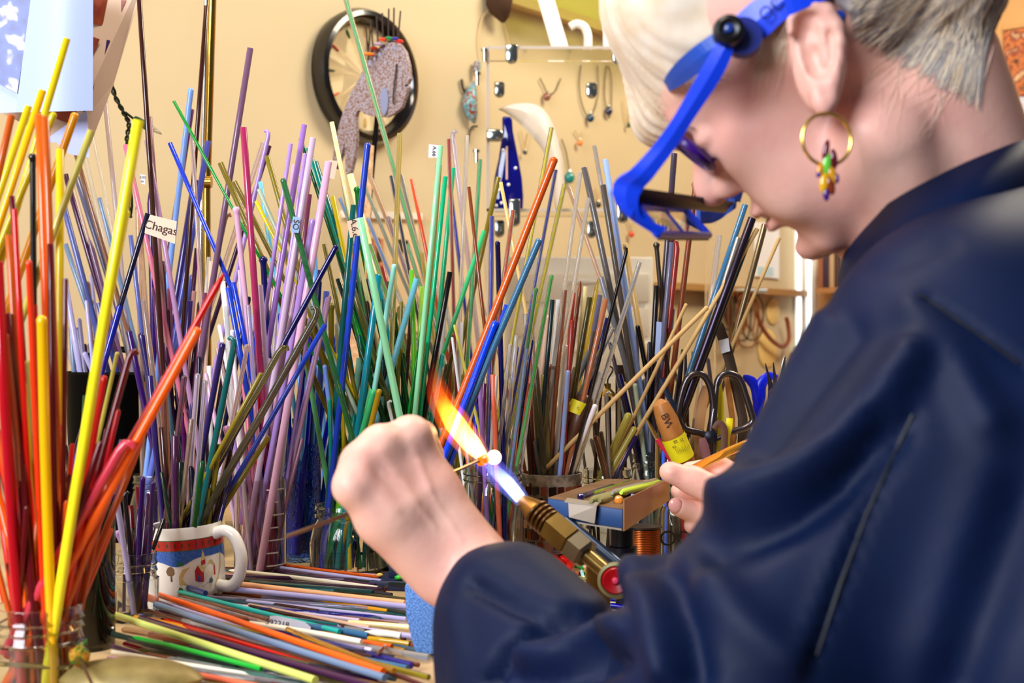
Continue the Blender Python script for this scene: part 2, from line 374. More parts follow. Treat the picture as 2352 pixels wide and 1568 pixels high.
# church mug, tilted a little
d = 1.19; c = P(437, 1372, d); c.z = TABLE+.003; r = PX(82, d); h = .0665
JAR['D'] = dict(c=c.copy(), r=r, h=h, cx=437, d=d, rp=82, rim=1206)
m_china = mat('white glazed china', (236, 232, 226), .12, coat=.3)
mug = thing('mug', c, 'white china mug printed with a red church in snow, holding dark olive rods', 'mug')
tilt = Matrix.Rotation(math.radians(-3.5), 3, 'Y') @ Matrix.Rotation(math.radians(1.5), 3, 'X')
def mugp(a, z, R=None): return c+tilt @ Vector((math.cos(a)*(R or r), math.sin(a)*(R or r), z))
def bent(b): b.v = [c+tilt @ (v-c) for v in b.v]; return b
bent(MB().lathe([(r*.9, 0), (r*.985, .003), (r, .008), (r, h-.002), (r*.985, h), (r*.95, h-.001), (r*.93, h-.006), (r*.9, .006), (.0005, .005)], c, 64)).build('body', m_china, mug)
hp = spline([(r*.96, 0, h-.010), (r*1.28, 0, h-.007), (r*1.60, 0, h-.013), (r*1.78, 0, h-.031), (r*1.64, 0, h-.049), (r*1.35, 0, h-.057), (r*.96, 0, h-.056)], 6)
hp = [c+tilt @ (Matrix.Rotation(math.radians(-22), 3, 'Z') @ p) for p in hp]
MB().tube(hp, .0054, 12).build('handle', m_china, mug)
def decal(name, pts, rgb, lift=.0002, k=3):
    """a print on the mug: pts are (angle px from mug centre as seen, height mm from the rim down)"""
    b = MB(); m = mat('mug print %s' % (rgb,), rgb, .2, coat=.3)
    if len(pts) == 2: # a band between two heights
        n = 60
        v = [];
        for i in range(n):
            a = 2*math.pi*i/n; v += [mugp(a, h-pts[0]/1000, r+lift), mugp(a, h-pts[1]/1000, r+lift)]
        b.add(v, [[2*i+1, 2*((i+1) % n)+1, 2*((i+1) % n), 2*i] for i in range(n)])
    else:
        v = [mugp(-math.pi/2+.44+math.asin(max(-.98, min(.98, x/82))), h-z/1000, r+lift) for x, z in pts]; b.add(v, [list(range(len(v)))[::-1]])
    return b.build(name, m, mug, smooth=False)
decal('red_band', (11.5, 20), (176, 20, 24)); decal('green_dots_band', (10.8, 11.5), (60, 90, 50), .00025); decal('green_dots_band', (20, 20.7), (60, 90, 50), .00025)
b = MB(); v = []; n = 72
for i in range(n):
    a = 2*math.pi*i/n; v += [mugp(a, h-.0207, r+.0002), mugp(a, h-.030-.0035*math.sin(3*a+.4)-.001*math.sin(7*a), r+.0002)]
b.add(v, [[2*i+1, 2*((i+1) % n)+1, 2*((i+1) % n), 2*i] for i in range(n)]).build('blue_sky_band', ramp_mat('mug sky', 900, [(.4, (30, 76, 165)), (.6, (60, 110, 195))], rough=.2), mug, smooth=False)
for i in range(10):
    x = -70+i*15; decal('holly_print', [(x-2, 14.5), (x, 13.5), (x+2, 15), (x+1, 17), (x-2, 17.5)], (92, 40, 22), .0003)
decal('path_print', [(-28, 37), (-12, 35), (-24, 40), (-30, 45), (-22, 50), (-4, 53), (18, 53), (30, 50), (36, 46), (40, 50), (30, 57), (-4, 60), (-26, 57), (-36, 50), (-36, 43)], (205, 180, 110))
decal('path_print', [(62, 27), (64, 27), (62, 40), (54, 50), (46, 56), (42, 55), (54, 46), (60, 36)], (205, 180, 110))
decal('church_wall_print', [(-2, 48), (-2, 39), (5, 34.5), (14, 40), (14, 50)], (190, 28, 30), .0003)
decal('church_wall_print', [(14, 50), (14, 40), (46, 36), (46, 45.5)], (178, 22, 26), .0003)
decal('church_roof_print', [(5, 34.5), (38, 31), (47, 37), (14, 41)], (215, 195, 130), .0004)
decal('steeple_print', [(13, 35), (13, 31), (23, 30), (23, 34)], (190, 28, 30), .0005); decal('steeple_print', [(13, 31), (18, 21), (24, 30)], (215, 195, 130), .0005)
decal('church_door_print', [(4, 49), (4, 44), (6.5, 42.5), (9, 44), (9, 49.5)], (36, 80, 180), .0005)
for x in (21, 30, 39): decal('church_window_print', [(x-1, 46.5), (x-1, 40.5), (x+1, 40.3), (x+1, 46.3)], (235, 225, 180), .0005); decal('church_window_print', [(x-2.5, 43.4), (x-2.5, 42.6), (x+2.5, 42.4), (x+2.5, 43.2)], (235, 225, 180), .0006)
decal('tree_print', [(-58, 41), (-60, 38), (-56, 34.5), (-50, 33.5), (-45, 36), (-44, 40), (-48, 42), (-55, 42)], (120, 88, 50), .0003); decal('tree_print', [(-52.5, 47), (-52, 41), (-50, 41), (-49, 47)], (96, 60, 30), .0004)
decal('pine_print', [(-40, 33), (-36, 29), (-32, 31), (-28, 30), (-24, 33.5)], (36, 110, 70), .0004); decal('figure_print', [(30, 52), (31, 48), (35, 47), (38, 50), (36, 52)], (30, 90, 120), .0005)
decal('bush_print', [(-40, 56), (-36, 52), (-30, 54), (-28, 58), (-38, 59)], (40, 100, 50), .0004)
# ------------------------------------------------------------------ glass rods
PAL = {  # colour word -> display rgb
 'olive yellow': (214, 190, 16), 'golden yellow': (238, 180, 6), 'lemon yellow': (248, 232, 36), 'amber': (226, 150, 4), 'khaki': (186, 178, 78),
 'orange': (248, 96, 14), 'burnt orange': (206, 84, 20), 'brown orange': (190, 84, 18), 'red orange': (226, 52, 14), 'scarlet': (206, 20, 12), 'crimson': (176, 8, 24), 'maroon': (88, 6, 14),
 'salmon': (236, 112, 80), 'tan': (188, 118, 80), 'pale lime': (206, 216, 112), 'coral pink': (206, 56, 74), 'black': (14, 10, 14), 'dark brown': (52, 20, 14),
 'slate blue': (82, 92, 160), 'plum': (62, 24, 62), 'beige pink': (212, 178, 156), 'slate grey': (92, 92, 122), 'brown': (122, 82, 62), 'clear': (244, 246, 246), 'clear lilac': (206, 196, 226),
 'grey blue': (112, 134, 166), 'mauve brown': (146, 106, 106), 'dusty lilac': (166, 126, 170), 'rose pink': (196, 106, 132), 'deep purple': (48, 12, 92), 'midnight navy': (10, 12, 44), 'cobalt': (8, 22, 140),
 'clear tan': (206, 170, 146), 'purple': (74, 14, 76), 'sky blue': (120, 158, 236), 'royal blue': (20, 52, 190), 'indigo': (38, 26, 88), 'violet blue': (66, 72, 154), 'periwinkle': (90, 106, 200),
 'dusty purple': (106, 76, 104), 'clear pink': (232, 206, 206), 'leaf green': (10, 130, 40), 'raspberry': (156, 38, 86), 'lilac': (168, 136, 208), 'olive brown': (112, 98, 24), 'olive': (132, 118, 24),
 'pale grey green': (166, 184, 162), 'violet': (148, 108, 188), 'pale lilac': (196, 174, 204), 'pinkish lilac': (200, 164, 194), 'mauve': (164, 112, 142), 'wine': (108, 46, 76),
 'light pink': (214, 168, 198), 'teal': (6, 132, 120), 'deep teal': (6, 92, 94), 'cyan teal': (6, 130, 152), 'blue': (24, 60, 184), 'light blue': (96, 162, 236), 'mint': (142, 216, 166), 'cream': (228, 218, 160), 'ivory': (238, 232, 210),
 'emerald': (4, 168, 116), 'bright green': (22, 170, 52), 'lime': (134, 218, 22), 'grass green': (106, 192, 44), 'forest green': (6, 74, 32), 'black green': (6, 34, 26), 'aqua': (110, 192, 222), 'pale aqua': (154, 226, 212),
 'sea green': (60, 190, 120), 'clear yellow': (208, 190, 96), 'yellow green': (170, 216, 84), 'dark olive': (66, 60, 20), 'mustard': (178, 140, 14), 'peach': (248, 184, 136), 'rust': (198, 72, 40), 'brick red': (150, 44, 40),
 'rust brown': (120, 58, 30), 'warm brown': (166, 100, 66), 'charcoal': (76, 70, 66), 'dark grey': (84, 80, 82), 'steel grey': (112, 118, 132), 'silver grey': (196, 198, 202), 'pale blue': (150, 178, 246), 'sand': (226, 190, 122),
 'white': (240, 240, 240), 'pearl white': (232, 226, 232), 'steel': (96, 88, 80), 'steel blue': (50, 102, 142), 'gunmetal': (58, 50, 66), 'gold grey': (136, 120, 94), 'wood tan': (192, 156, 98), 'dark teal': (18, 44, 52), 'ultramarine': (4, 6, 190), 'navy': (6, 8, 84), 'azure': (0, 64, 240), 'turquoise': (22, 172, 164), 'lavender': (178, 172, 220), 'pale green': (110, 204, 130),
}
def rodmat(col, kind):
    c = PAL[col]
    if kind == 't': return mat('transparent glass %s' % col, tuple(min(255, int(v*.80+66)) for v in c), .03, trans=.82, ior=1.45)
    if kind == 's': return mat('brushed metal %s' % col, c, .3, metal=.9)
    if kind == 'w': return mat('wood %s' % col, c, .6, bump=(90, .2))
    return mat('opaque glass %s' % col, c, .16, spec=.45, coat=.15)
WHERE = {'Z': 'out of the table end jar', 'A': 'in the red and orange jar', 'B': 'in the dark tumbler', 'C': 'in the small threaded jar', 'D': 'in the church mug', 'E': 'in the pink beaker', 'F': 'in the blue vase',
         'G': 'in the lime bottle', 'H': 'in the black bucket', 'I': 'behind the fist', 'V': 'behind the mug', 'Q': 'behind the flame', 'O': 'behind the red rods', 'U': 'behind the dark jar', 'Y': 'behind the blue vase', 'S': 'behind the stringer jar', 'X': 'behind the wood handle', 'R': 'in the jar behind the fist', 'J': 'in the stringer jar', 'K': 'in the mosaic pot', 'L': 'in the olive stick jar', 'M': 'beside the wood handle', 'N': 'in the tool tub'}
TIPW = {'c': 'a cut end', 'r': 'a rounded tip', 'b': 'a bead tip', 'h': 'a hooked tip', 'p': 'a pointed tip'}
RODS = """
154 88 103 260 14 olive-yellow Z c
66 243 13 400 14 olive-yellow Z c
98 207 36 400 15 golden-yellow Z c
125 258 66 400 14 olive-yellow Z r
174 259 55 600 16 amber Z r
210 299 148 464 14 khaki Z c
27 264 0 383 14 brown-orange Z c
90 264 125 1200 17 orange A c
104 268 122 720 15 brown-orange A c
138 343 137 1200 16 olive-yellow A c
318 276 165 1200 21 lemon-yellow A c
293 483 230 800 11 lemon-yellow A r
75 352 80 760 12 black A b
28 450 58 900 12 maroon A c
20 540 40 900 14 brown-orange A c
66 597 94 1200 12 red-orange A r
96 724 112 1200 20 golden-yellow A r
65 826 92 1200 12 pale-lime A r
54 866 90 1200 14 golden-yellow A p
12 765 60 1200 13 tan A r
61 1042 70 1330 16 salmon A r
1 1032 58 1310 15 red-orange A r
-20 1080 68 1410 17 orange A c
-6 600 30 1200 22 crimson A c
14 720 62 1220 20 maroon A c
78 700 98 1200 13 crimson A c
40 640 84 1200 12 scarlet A c
457 752 90 1432 19 orange A r
515 628 110 1340 14 scarlet A p
290 1008 84 1372 20 coral-pink A h
302 802 190 1200 14 maroon A h
240 862 170 1260 13 scarlet A r
116 560 128 1200 13 maroon A c
8 900 50 1290 14 scarlet A c
118 870 110 1320 12 burnt-orange A c
33 480 60 1000 11 scarlet A c
150 640 142 1200 10 maroon A c
-30 900 60 1330 16 crimson A c
270 808 222 1010 8 khaki B r
196 908 168 1040 10 forest-green B c
246 985 206 1180 11 plum B c
280 1010 232 1180 10 purple B c
230 1090 214 1200 11 dark-olive B r
262 1130 222 1260 10 deep-purple B r
186 1000 190 1200 12 maroon B c
135 430 219 745 12 slate-blue H c
150 400 215 620 11 plum H c
160 405 236 670 8 beige-pink H c
176 407 250 645 12 slate-grey H c
174 352 242 583 9 brown H c
196 362 262 640 8 clear H c t
228 454 258 575 9 grey-blue H c
240 218 290 720 9 clear-lilac H c t
213 310 280 640 6 clear H c t
148 640 196 910 12 lavender H c
150 560 240 830 10 grey-blue H c
204 545 262 760 11 dusty-purple H p
219 603 270 800 6 clear-yellow H b t
250 605 292 800 9 clear H b t
232 665 282 850 12 mauve-brown H c
264 690 300 830 9 dusty-purple H c
226 695 268 850 10 violet-blue H c
150 800 200 900 8 clear-lilac H r t
193 808 220 870 10 lavender H r
318 -30 352 500 10 dark-brown V c
474 13 440 500 9 dark-brown V c
344 268 366 560 9 mauve-brown V c
337 322 405 640 10 dusty-lilac V c
288 332 398 668 10 rose-pink V c
345 432 352 800 13 deep-purple V p
340 490 275 701 11 midnight-navy V c
276 702 240 830 13 cobalt V c
317 473 322 757 11 clear-tan V r t
440 251 370 700 11 purple V c
439 202 408 420 11 sky-blue V r
390 328 500 590 9 royal-blue V c
449 413 388 800 16 indigo V c
478 324 404 757 12 violet-blue V c
444 630 412 780 12 periwinkle V r
575 110 470 640 12 dusty-purple V c
441 310 452 520 8 clear-pink V c t
399 232 571 543 6 leaf-green E c
322 540 344 830 10 clear-tan V b t
300 540 330 800 9 slate-blue V c
372 600 386 860 12 plum V c
356 660 372 860 12 purple V c
390 663 384 900 11 wine V c
452 570 420 800 9 purple V c
437 690 410 880 14 indigo V c
462 700 436 900 12 plum V c
446 668 432 820 9 mauve-brown V c
472 672 450 880 9 wine V c
330 690 356 900 12 clear-tan V c t
324 764 360 960 14 indigo V r
376 825 384 900 9 aqua V p t
296 760 326 900 12 deep-purple V c
480 590 462 800 8 clear V c t
486 600 470 860 9 beige-pink V c
559 292 600 880 13 raspberry E c
619 300 577 480 9 lilac E h
604 328 505 640 9 clear-pink E c t
619 334 505 690 9 plum E c
506 374 607 607 11 olive-brown E c
538 417 625 589 10 olive-brown E c
613 358 660 530 10 olive E c
588 462 633 551 8 olive-yellow F c
598 417 640 700 9 aqua F c
594 434 650 560 8 pale-grey-green F c
668 329 622 640 8 lilac E c
699 286 630 720 11 violet E c
719 316 650 740 12 pale-lilac E c
701 352 660 640 8 lilac E c
676 378 612 780 10 pinkish-lilac E c
710 406 640 800 11 mauve E c
712 446 690 620 8 wine E c
649 409 690 560 11 leaf-green F r t
755 371 640 1050 15 light-pink E c
719 502 632 980 12 lilac E r
692 588 628 960 13 pinkish-lilac E p
542 474 590 950 11 light-pink E b
519 490 470 720 10 rust-brown V h t
604 588 640 940 12 navy E b
569 790 528 1010 9 clear-tan E b t
606 810 612 900 11 raspberry E r
598 654 612 830 10 pale-lilac E c
658 718 612 930 12 pearl-white E r
536 648 566 800 10 royal-blue E c
524 660 562 800 11 blue E c
511 646 522 760 11 white E c
519 702 526 820 9 clear E r t
533 757 548 940 8 pearl-white E r
519 977 530 1080 10 mauve E b
500 800 540 1000 10 clear-pink E c t
480 840 520 1000 9 white V c
560 870 580 1060 12 rose-pink E c
640 880 618 1090 13 light-pink E c
622 850 604 1080 12 mauve E c
590 900 596 1100 11 crimson E c
648 1020 636 1120 8 beige-pink E r
570 700 590 1000 9 clear-lilac E c t
550 620 575 1000 8 pale-lilac E c
470 760 470 960 10 clear V r t
735 711 520 1090 15 dark-olive D h t
774 563 505 1060 11 navy D r
747 745 545 1090 10 blue D c
650 791 500 1060 13 olive-brown D h t
600 857 500 1040 9 olive D c
541 776 474 1106 12 deep-teal D h
512 786 447 1150 12 indigo D r
503 1020 485 1144 10 olive D c
617 1002 505 1180 10 olive D c
376 862 388 1180 14 rust-brown D r t
424 862 400 1040 11 wine D r t
454 857 440 1080 11 clear-lilac D r t
472 872 452 1080 10 clear-lilac D r t
440 962 424 1100 9 clear-tan D c t
372 980 386 1160 12 dark-brown D c
402 1000 404 1170 14 plum D c
464 1060 452 1170 12 forest-green D c
415 1060 420 1180 12 black-green D c
344 862 368 1110 12 indigo C c
328 1093 322 1240 11 deep-purple C r
352 1105 342 1240 10 deep-purple C r
267 1140 296 1330 11 lavender C r
268 1218 330 1380 9 dusty-lilac C b
285 1130 300 1260 9 black C h
300 1160 310 1270 11 maroon C c
320 1168 312 1290 11 plum C c
718 540 750 1120 14 light-blue F c
750 668 732 900 12 periwinkle F c
722 740 702 1000 18 ultramarine F c
700 800 690 1000 14 cobalt F c
745 837 766 1010 9 sky-blue F r
736 620 700 900 10 navy F c
712 870 686 1040 12 royal-blue F c
676 960 690 1080 10 cyan-teal F c
675 678 745 1080 10 pale-green G c
760 696 766 1060 11 olive F b
775 738 786 1040 11 ivory F r
778 812 790 1040 9 olive-yellow G c
774 996 755 1180 10 lime G b
784 1120 760 1250 10 lime G c
814 1000 790 1220 12 deep-teal G p
768 660 812 980 9 pale-grey-green G c
800 1080 820 1240 10 bright-green G c
828 1100 850 1250 10 leaf-green G r
840 1180 800 1260 9 teal G c
826 822 806 1020 12 pale-aqua G c
870 632 812 1040 13 cyan-teal G c
845 328 785 780 12 blue G r
707 340 800 660 12 teal I c
722 372 836 740 15 deep-teal I c
690 318 742 480 8 forest-green F c
812 470 786 700 11 deep-teal G c
826 500 870 720 14 mint I c
804 400 866 630 14 cream I c
865 630 925 980 13 cyan-teal I c
781 372 802 500 8 sea-green I c k
820 428 826 520 10 leaf-green I b
797 664 866 920 14 bright-green I c
809 658 860 820 11 olive I c t
816 646 868 860 12 black-green I r
846 640 900 880 10 black-green I c
893 646 945 1000 10 forest-green I c
906 606 860 880 10 pale-aqua I r
878 612 958 960 9 brick-red I c
945 620 964 980 10 grass-green I c
957 640 862 990 12 aqua I c
969 658 958 900 10 yellow-green I c
1008 378 964 980 12 olive I c t
1012 334 970 760 10 mint I c
1034 624 985 900 11 black I c
1112 530 985 809 9 sea-green I c
1023 405 995 660 9 emerald Q c
1041 385 1006 660 9 emerald Q c
789 -20 1010 760 10 pale-green Q c k
918 306 900 760 10 clear-yellow I c t
1017 812 985 990 9 turquoise I r
860 893 830 1000 13 sea-green I r
872 893 846 1000 11 mustard I r
890 825 866 940 14 dark-teal I r
829 975 816 1030 10 mint I r
876 790 836 980 12 pale-green I c
913 704 952 880 8 olive I h t
890 921 905 980 7 white I h
762 280 900 640 9 cream I c
776 640 850 860 10 black-green I c
828 800 880 960 11 forest-green I c
920 800 940 980 11 olive I c
968 780 950 960 12 forest-green I c
744 560 800 820 8 olive-brown I c
764 450 812 700 9 olive-yellow I c
842 385 960 690 9 peach Q c k
835 420 950 700 8 pale-grey-green Q c k
844 500 930 720 9 sky-blue Q r k
898 403 975 720 8 navy Q c k
921 400 1000 760 9 silver-grey Q c k
890 497 970 740 9 pinkish-lilac Q b k
945 411 1000 680 7 rust Q c
850 560 930 800 8 grass-green Q c k
968 578 990 740 8 clear-yellow Q r t
780 455 838 590 8 light-blue I c k
900 640 985 860 9 white Q c k
936 560 1010 800 8 pale-green Q c k
996 610 1040 860 8 clear Q c t
1275 361 1010 1025 15 burnt-orange R r
1139 737 1023 1044 14 azure R r
1240 548 1064 957 13 steel-blue R r
1166 700 1040 1040 12 blue R c
1033 424 1084 830 9 ultramarine Q c k
1031 319 1046 640 8 crimson Q c k
1038 301 1099 800 10 clear-lilac Q h t
1073 311 1060 640 8 clear Q c t
1103 366 1078 760 9 sea-green Q c k
1077 429 1160 640 7 rust-brown J c
1145 407 1082 640 10 olive-brown Q c
1150 418 1192 640 7 sand J c
1130 496 1122 960 10 ultramarine J c k
1143 553 1152 930 10 navy J r
1179 482 1130 860 9 rust J c k
1267 293 1132 1030 9 lemon-yellow J c k
1277 390 1200 800 8 cobalt J c k
1297 423 1170 980 9 lemon-yellow J c k
1268 631 1190 1040 9 bright-green J r k
1333 395 1240 900 8 clear K c t
1306 430 1400 700 8 clear-tan L c t
1352 454 1280 860 8 clear K c t
1232 660 1182 1000 9 leaf-green J b k
1210 800 1176 1040 8 sky-blue J c k
1186 770 1160 1040 9 clear J c t
1172 790 1150 1020 8 clear J r t
1154 1000 1140 1090 9 leaf-green J r
1100 850 1110 1040 9 violet J c
1088 900 1098 1060 8 blue J c
1064 880 1080 1060 9 mustard J c
1112 880 1104 1060 9 purple J c
1132 860 1140 1040 10 salmon J c
1060 740 1052 960 8 silver-grey Q c
1038 765 1030 960 8 rust-brown Q r
1020 680 1060 900 8 white Q c k
1342 384 1478 1040 12 dark-grey M c
1365 334 1404 560 8 silver-grey M c t
1385 424 1470 980 11 charcoal M c
1390 366 1478 950 11 pale-blue M c
1380 636 1462 930 10 steel-grey M c
1469 602 1400 830 9 silver-grey L c t
1436 560 1492 900 11 sand M c
1507 556 1530 800 9 steel M b s
1549 352 1500 950 12 gunmetal M c
1508 655 1490 960 11 black M c
1556 552 1520 920 12 brick-red M h
1599 416 1536 930 11 rust-brown M b
1543 556 1522 800 9 slate-grey M c
1712 470 1570 900 12 steel-blue N c
1728 500 1560 960 16 gunmetal N c s
1740 525 1600 760 9 wood-tan N c w
1757 515 1605 910 12 gold-grey N c s
1790 546 1680 800 7 wood-tan N c w
1652 540 1612 730 11 clear N c t
1696 545 1660 660 9 silver-grey N c s
1717 562 1640 770 9 dark-teal N c
1626 704 1520 810 9 wood-tan M r w
1577 697 1505 850 7 wood-tan M r w
1464 746 1490 890 9 black M r
1441 568 1392 760 7 black L h
1298 666 1276 930 8 warm-brown K c
1317 671 1300 900 9 brick-red K c
1314 735 1300 940 10 brick-red K c
1334 645 1300 920 8 rust-brown K p
1345 658 1320 900 9 cream K c
1355 682 1310 940 10 dark-olive K c
1374 640 1330 880 10 olive-yellow K p t
1378 677 1330 960 10 slate-grey K c
1392 686 1330 960 10 warm-brown K c
1269 688 1242 1000 9 dark-teal K c
1284 688 1262 960 11 silver-grey K c
1258 724 1236 960 9 beige-pink K r
1303 792 1284 1020 15 white K r
1305 850 1290 1020 9 pale-blue K r
1332 815 1312 980 10 ivory K r
1354 806 1240 1083 11 steel-grey K c
1406 752 1262 1060 12 silver-grey K c t
1380 851 1320 1060 9 white K r
1368 928 1309 1082 10 pearl-white K r
1230 842 1244 1040 11 dark-olive K c t
1265 836 1244 1040 10 rust-brown K b
1222 760 1232 1020 9 gold-grey K c
1202 830 1216 1040 11 dark-brown K c
1206 720 1222 980 8 white K c k
1250 860 1262 1060 12 khaki K c t
1213 880 1226 1080 14 rust-brown K c
1280 930 1278 1060 10 ivory K r
1366 760 1330 980 8 charcoal K c
1395 730 1340 940 8 navy K c
1446 948 1380 1096 14 khaki L r
1459 980 1404 1080 12 khaki L r
1460 1000 1414 1090 11 indigo L c
1368 1000 1392 1090 12 rust-brown L r t
1380 990 1400 1100 8 gold-grey L r
1364 960 1390 1090 8 steel L c s
1392 900 1398 1060 8 silver-grey L h s
1422 860 1460 1010 12 navy L c
1458 880 1478 1030 9 pale-grey-green M r
1480 869 1478 1030 8 steel-grey M r
1484 950 1510 1100 9 gold-grey M p s
""".strip().split('\n')
rodrec = []
def tip_path(p0, p1, r, tip, rnd):
    """points and radii from the top end p0 down to p1"""
    d = (p1-p0); L = d.length; d.normalize(); side = d.cross(Vector((0, 1, 0))).normalized()*(1 if rnd.random() < .5 else -1)
    if tip == 'r': pts = [p0, p0+d*r*.25, p0+d*r*.8, p0+d*r*1.8]; rad = [r*.35, r*.8, r*1.05, r]
    elif tip == 'b': pts = [p0, p0+d*r*.4, p0+d*r*1.3, p0+d*r*2.3, p0+d*r*3.2]; rad = [r*.4, r*1.15, r*1.5, r*1.1, r]
    elif tip == 'p': pts = [p0, p0+d*r*2, p0+d*r*4.5]; rad = [r*.2, r*.65, r]
    elif tip == 'h': pts = [p0+side*r*2.2+d*r*.9, p0+side*r*1.5+d*r*.2, p0+side*r*.4+d*r*.8, p0+d*r*2.8, p0+d*r*5]; rad = [r*.5, r*.75, r*.95, r, r]
    else: pts = [p0, p0+d*r*.12]; rad = [r*.9, r]
    n0 = len(pts); bow = side*rnd.uniform(-.0009, .0009)
    for t in (.34, .67): pts.append(pts[n0-1].lerp(p1, t)+bow); rad.append(r)
    pts += [p1]; rad += [r]
    return pts, rad
rr = random.Random(11)
def make_rod(p0, p1, r, col, kind, tip, name='glass_rod'):
    pts, rad = tip_path(p0, p1, r, tip, rr)
    if kind == 'k':
        o = MB().tube(pts, rad, 10).build(name, mat('clear casing glass', (240, 242, 238), .03, trans=.95, ior=1.25), origin=p1, sharp=50)
        MB().tube(pts[1:], [q*.5 for q in rad[1:]], 6).build('core', rodmat(col, 'o'), o, sharp=50)
    else: o = MB().tube(pts, rad, 10).build(name, rodmat(col, kind), origin=p1, sharp=50)
    return o
for ln in RODS:
    q = ln.split(); x1, y1, x2, y2, wpx = map(float, q[:5]); col = q[5].replace('-', ' '); jk = q[6]; J = JAR[jk]; tip = q[7]; kind = q[8] if len(q) > 8 else 'o'
    k_ = (x2-x1)/(y2-y1); miss = lambda n: abs(x1+k_*(JAR[n]['rim']-y1)-JAR[n]['cx'])/JAR[n]['rp']
    if miss(jk) > .9 and jk not in 'AZB':
        alt = [n for n in 'DEFGHIJKLMNQSUVXYO' if miss(n) < .85 and abs(JAR[n]['d']-J['d']) < .2]
        if alt: jk = min(alt, key=lambda n: abs(JAR[n]['d']-J['d'])+.08*miss(n)); J = JAR[jk]
    d = J['d']+rr.uniform(-.6, .6)*J['r']
    if (x1, y1) in ((340, 490), (276, 702), (826, 500), (1012, 334), (755, 371), (649, 409)): d = J['d']-.95*J['r']
    if (x1, y1) == (826, 500): d = J['d']-1.7*J['r']; J = dict(J, d=d)
    if wpx >= 18: d = J['d']-.6*J['r']
    k = (x2-x1)/(y2-y1); yb = CY+F_PX*(CAM_Z-TABLE-.008)/d; xr = x1+k*(J['rim']-y1); lim = J['rp']*J['d']/d*.74
    inr = abs(xr-J['cx']) <= lim
    xe, ye = x1+k*(yb-y1), yb
    if inr and abs(xe-J['cx']) > lim and abs(k) > 1e-4:
        xe = J['cx']+math.copysign(lim, xe-J['cx']); ye = y1+(xe-x1)/k
    elif not inr: xe = max(J['cx']-lim, min(J['cx']+lim, xe))
    db = d; dt = d+rr.uniform(-.028, .028) if (x1, y1) not in ((340, 490), (276, 702), (826, 500), (1012, 334)) else d-.02
    r = PX(wpx/2, d)*1.2
    o = make_rod(P(x1, y1, dt), P(xe, ye, db), r, col, kind, tip)
    o['category'] = 'rod' if kind in 'sw' else 'glass rod'; o['group'] = 'glass rods '+WHERE[jk]
    if kind in 'sw': o.name = 'metal_rod' if kind == 's' else 'wooden_stick'; o['category'] = 'rod' if kind == 's' else 'stick'; o['group'] = 'sticks '+WHERE[jk]
    rodrec.append(dict(o=o, x=x1, y=y1, k=k, w=wpx, col=col, kind=kind, tip=tip, where=WHERE[jk], dt=dt, r=r))
def labels_for(recs):
    def base(q, lvl):
        noun = {'s': 'metal rod', 'w': 'wood stick', 't': 'see-through glass rod', 'k': 'cored clear glass rod'}.get(q['kind'], 'glass rod')
        s = q['col']+' '+noun
        if lvl >= 1: s += ', '+TIPW[q['tip']][2:]+','
        if lvl >= 2: s += (' leaning right' if q['k'] < -.12 else ' leaning left' if q['k'] > .12 else ' upright')
        return s+' '+q['where']
    left = list(recs)
    for lvl in (1, 2):
        n = {}
        for q in left: n.setdefault(base(q, lvl), []).append(q)
        nxt = []
        for s, qs in n.items():
            if len(qs) == 1: qs[0]['o']['label'] = s
            elif lvl == 1: nxt += qs
            else:
                qs.sort(key=lambda q: q['y']); names = ['tallest', 'second tallest', 'third tallest', 'fourth tallest', 'fifth tallest', 'sixth tallest']
                for i, q in enumerate(qs): q['o']['label'] = (('taller ' if i == 0 else 'shorter ') if len(qs) == 2 else ('shortest ' if i == len(qs)-1 else names[i]+' '))+s
        left = nxt
labels_for(rodrec)
def rod_at(x, y): return min(rodrec, key=lambda q: abs(q['x']-x)+abs(q['y']-y))
# paper and tape flags stuck to rods
m_tape = mat('translucent tape', (214, 186, 160), .35, trans=.0); m_tape2 = mat('white paper tape', (222, 226, 240), .5); m_ink = mat('brown ink', (60, 34, 26), .7)
def flag(rod, corners, m, s=None, size=.006, down=False):
    d = rod['dt']-rod['r']*.4; v = [P(x, y, d) for x, y in corners]
    o = MB().prism(v, (0, .0002, 0)).build('tape_flag', m, rod['o'], smooth=False, sharp=None)
    if s:
        c = sum(v, Vector())/4; xd = (v[1]-v[0]) if not down else (v[3]-v[0]); yd = (v[0]-v[3]) if not down else (v[1]-v[0])
        text('lettering', s, size, c+Vector((0, -.0003, 0)), xd, yd, m_ink, o)
    return o
flag(rod_at(340, 490), [(338, 491), (406, 508), (402, 560), (332, 535)], m_tape, 'Chagas', .0115)
flag(rod_at(755, 371), [(755, 368), (776, 369), (768, 412), (748, 405)], m_tape)
flag(rod_at(826, 500), [(797, 508), (825, 500), (830, 540), (804, 546)], m_tape, 'A.6.e', .009, True)
flag(rod_at(1012, 334), [(985, 331), (1012, 334), (1008, 362), (984, 362)], m_tape2, 'A.66', .0055, True)
flag(rod_at(649, 409), [(673, 497), (690, 499), (686, 535), (668, 533)], mat('shiny clear tape', (150, 180, 224), .15), 'SO', .008, True)
flag(rod_at(344, 268), [(321, 400), (334, 402), (333, 424), (324, 421)], m_tape2, 'DIT\nav', .004)
flag(rod_at(1508, 655), [(1508, 738), (1520, 740), (1516, 820), (1504, 816)], mat('pale blue paper label', (168, 190, 240), .5))

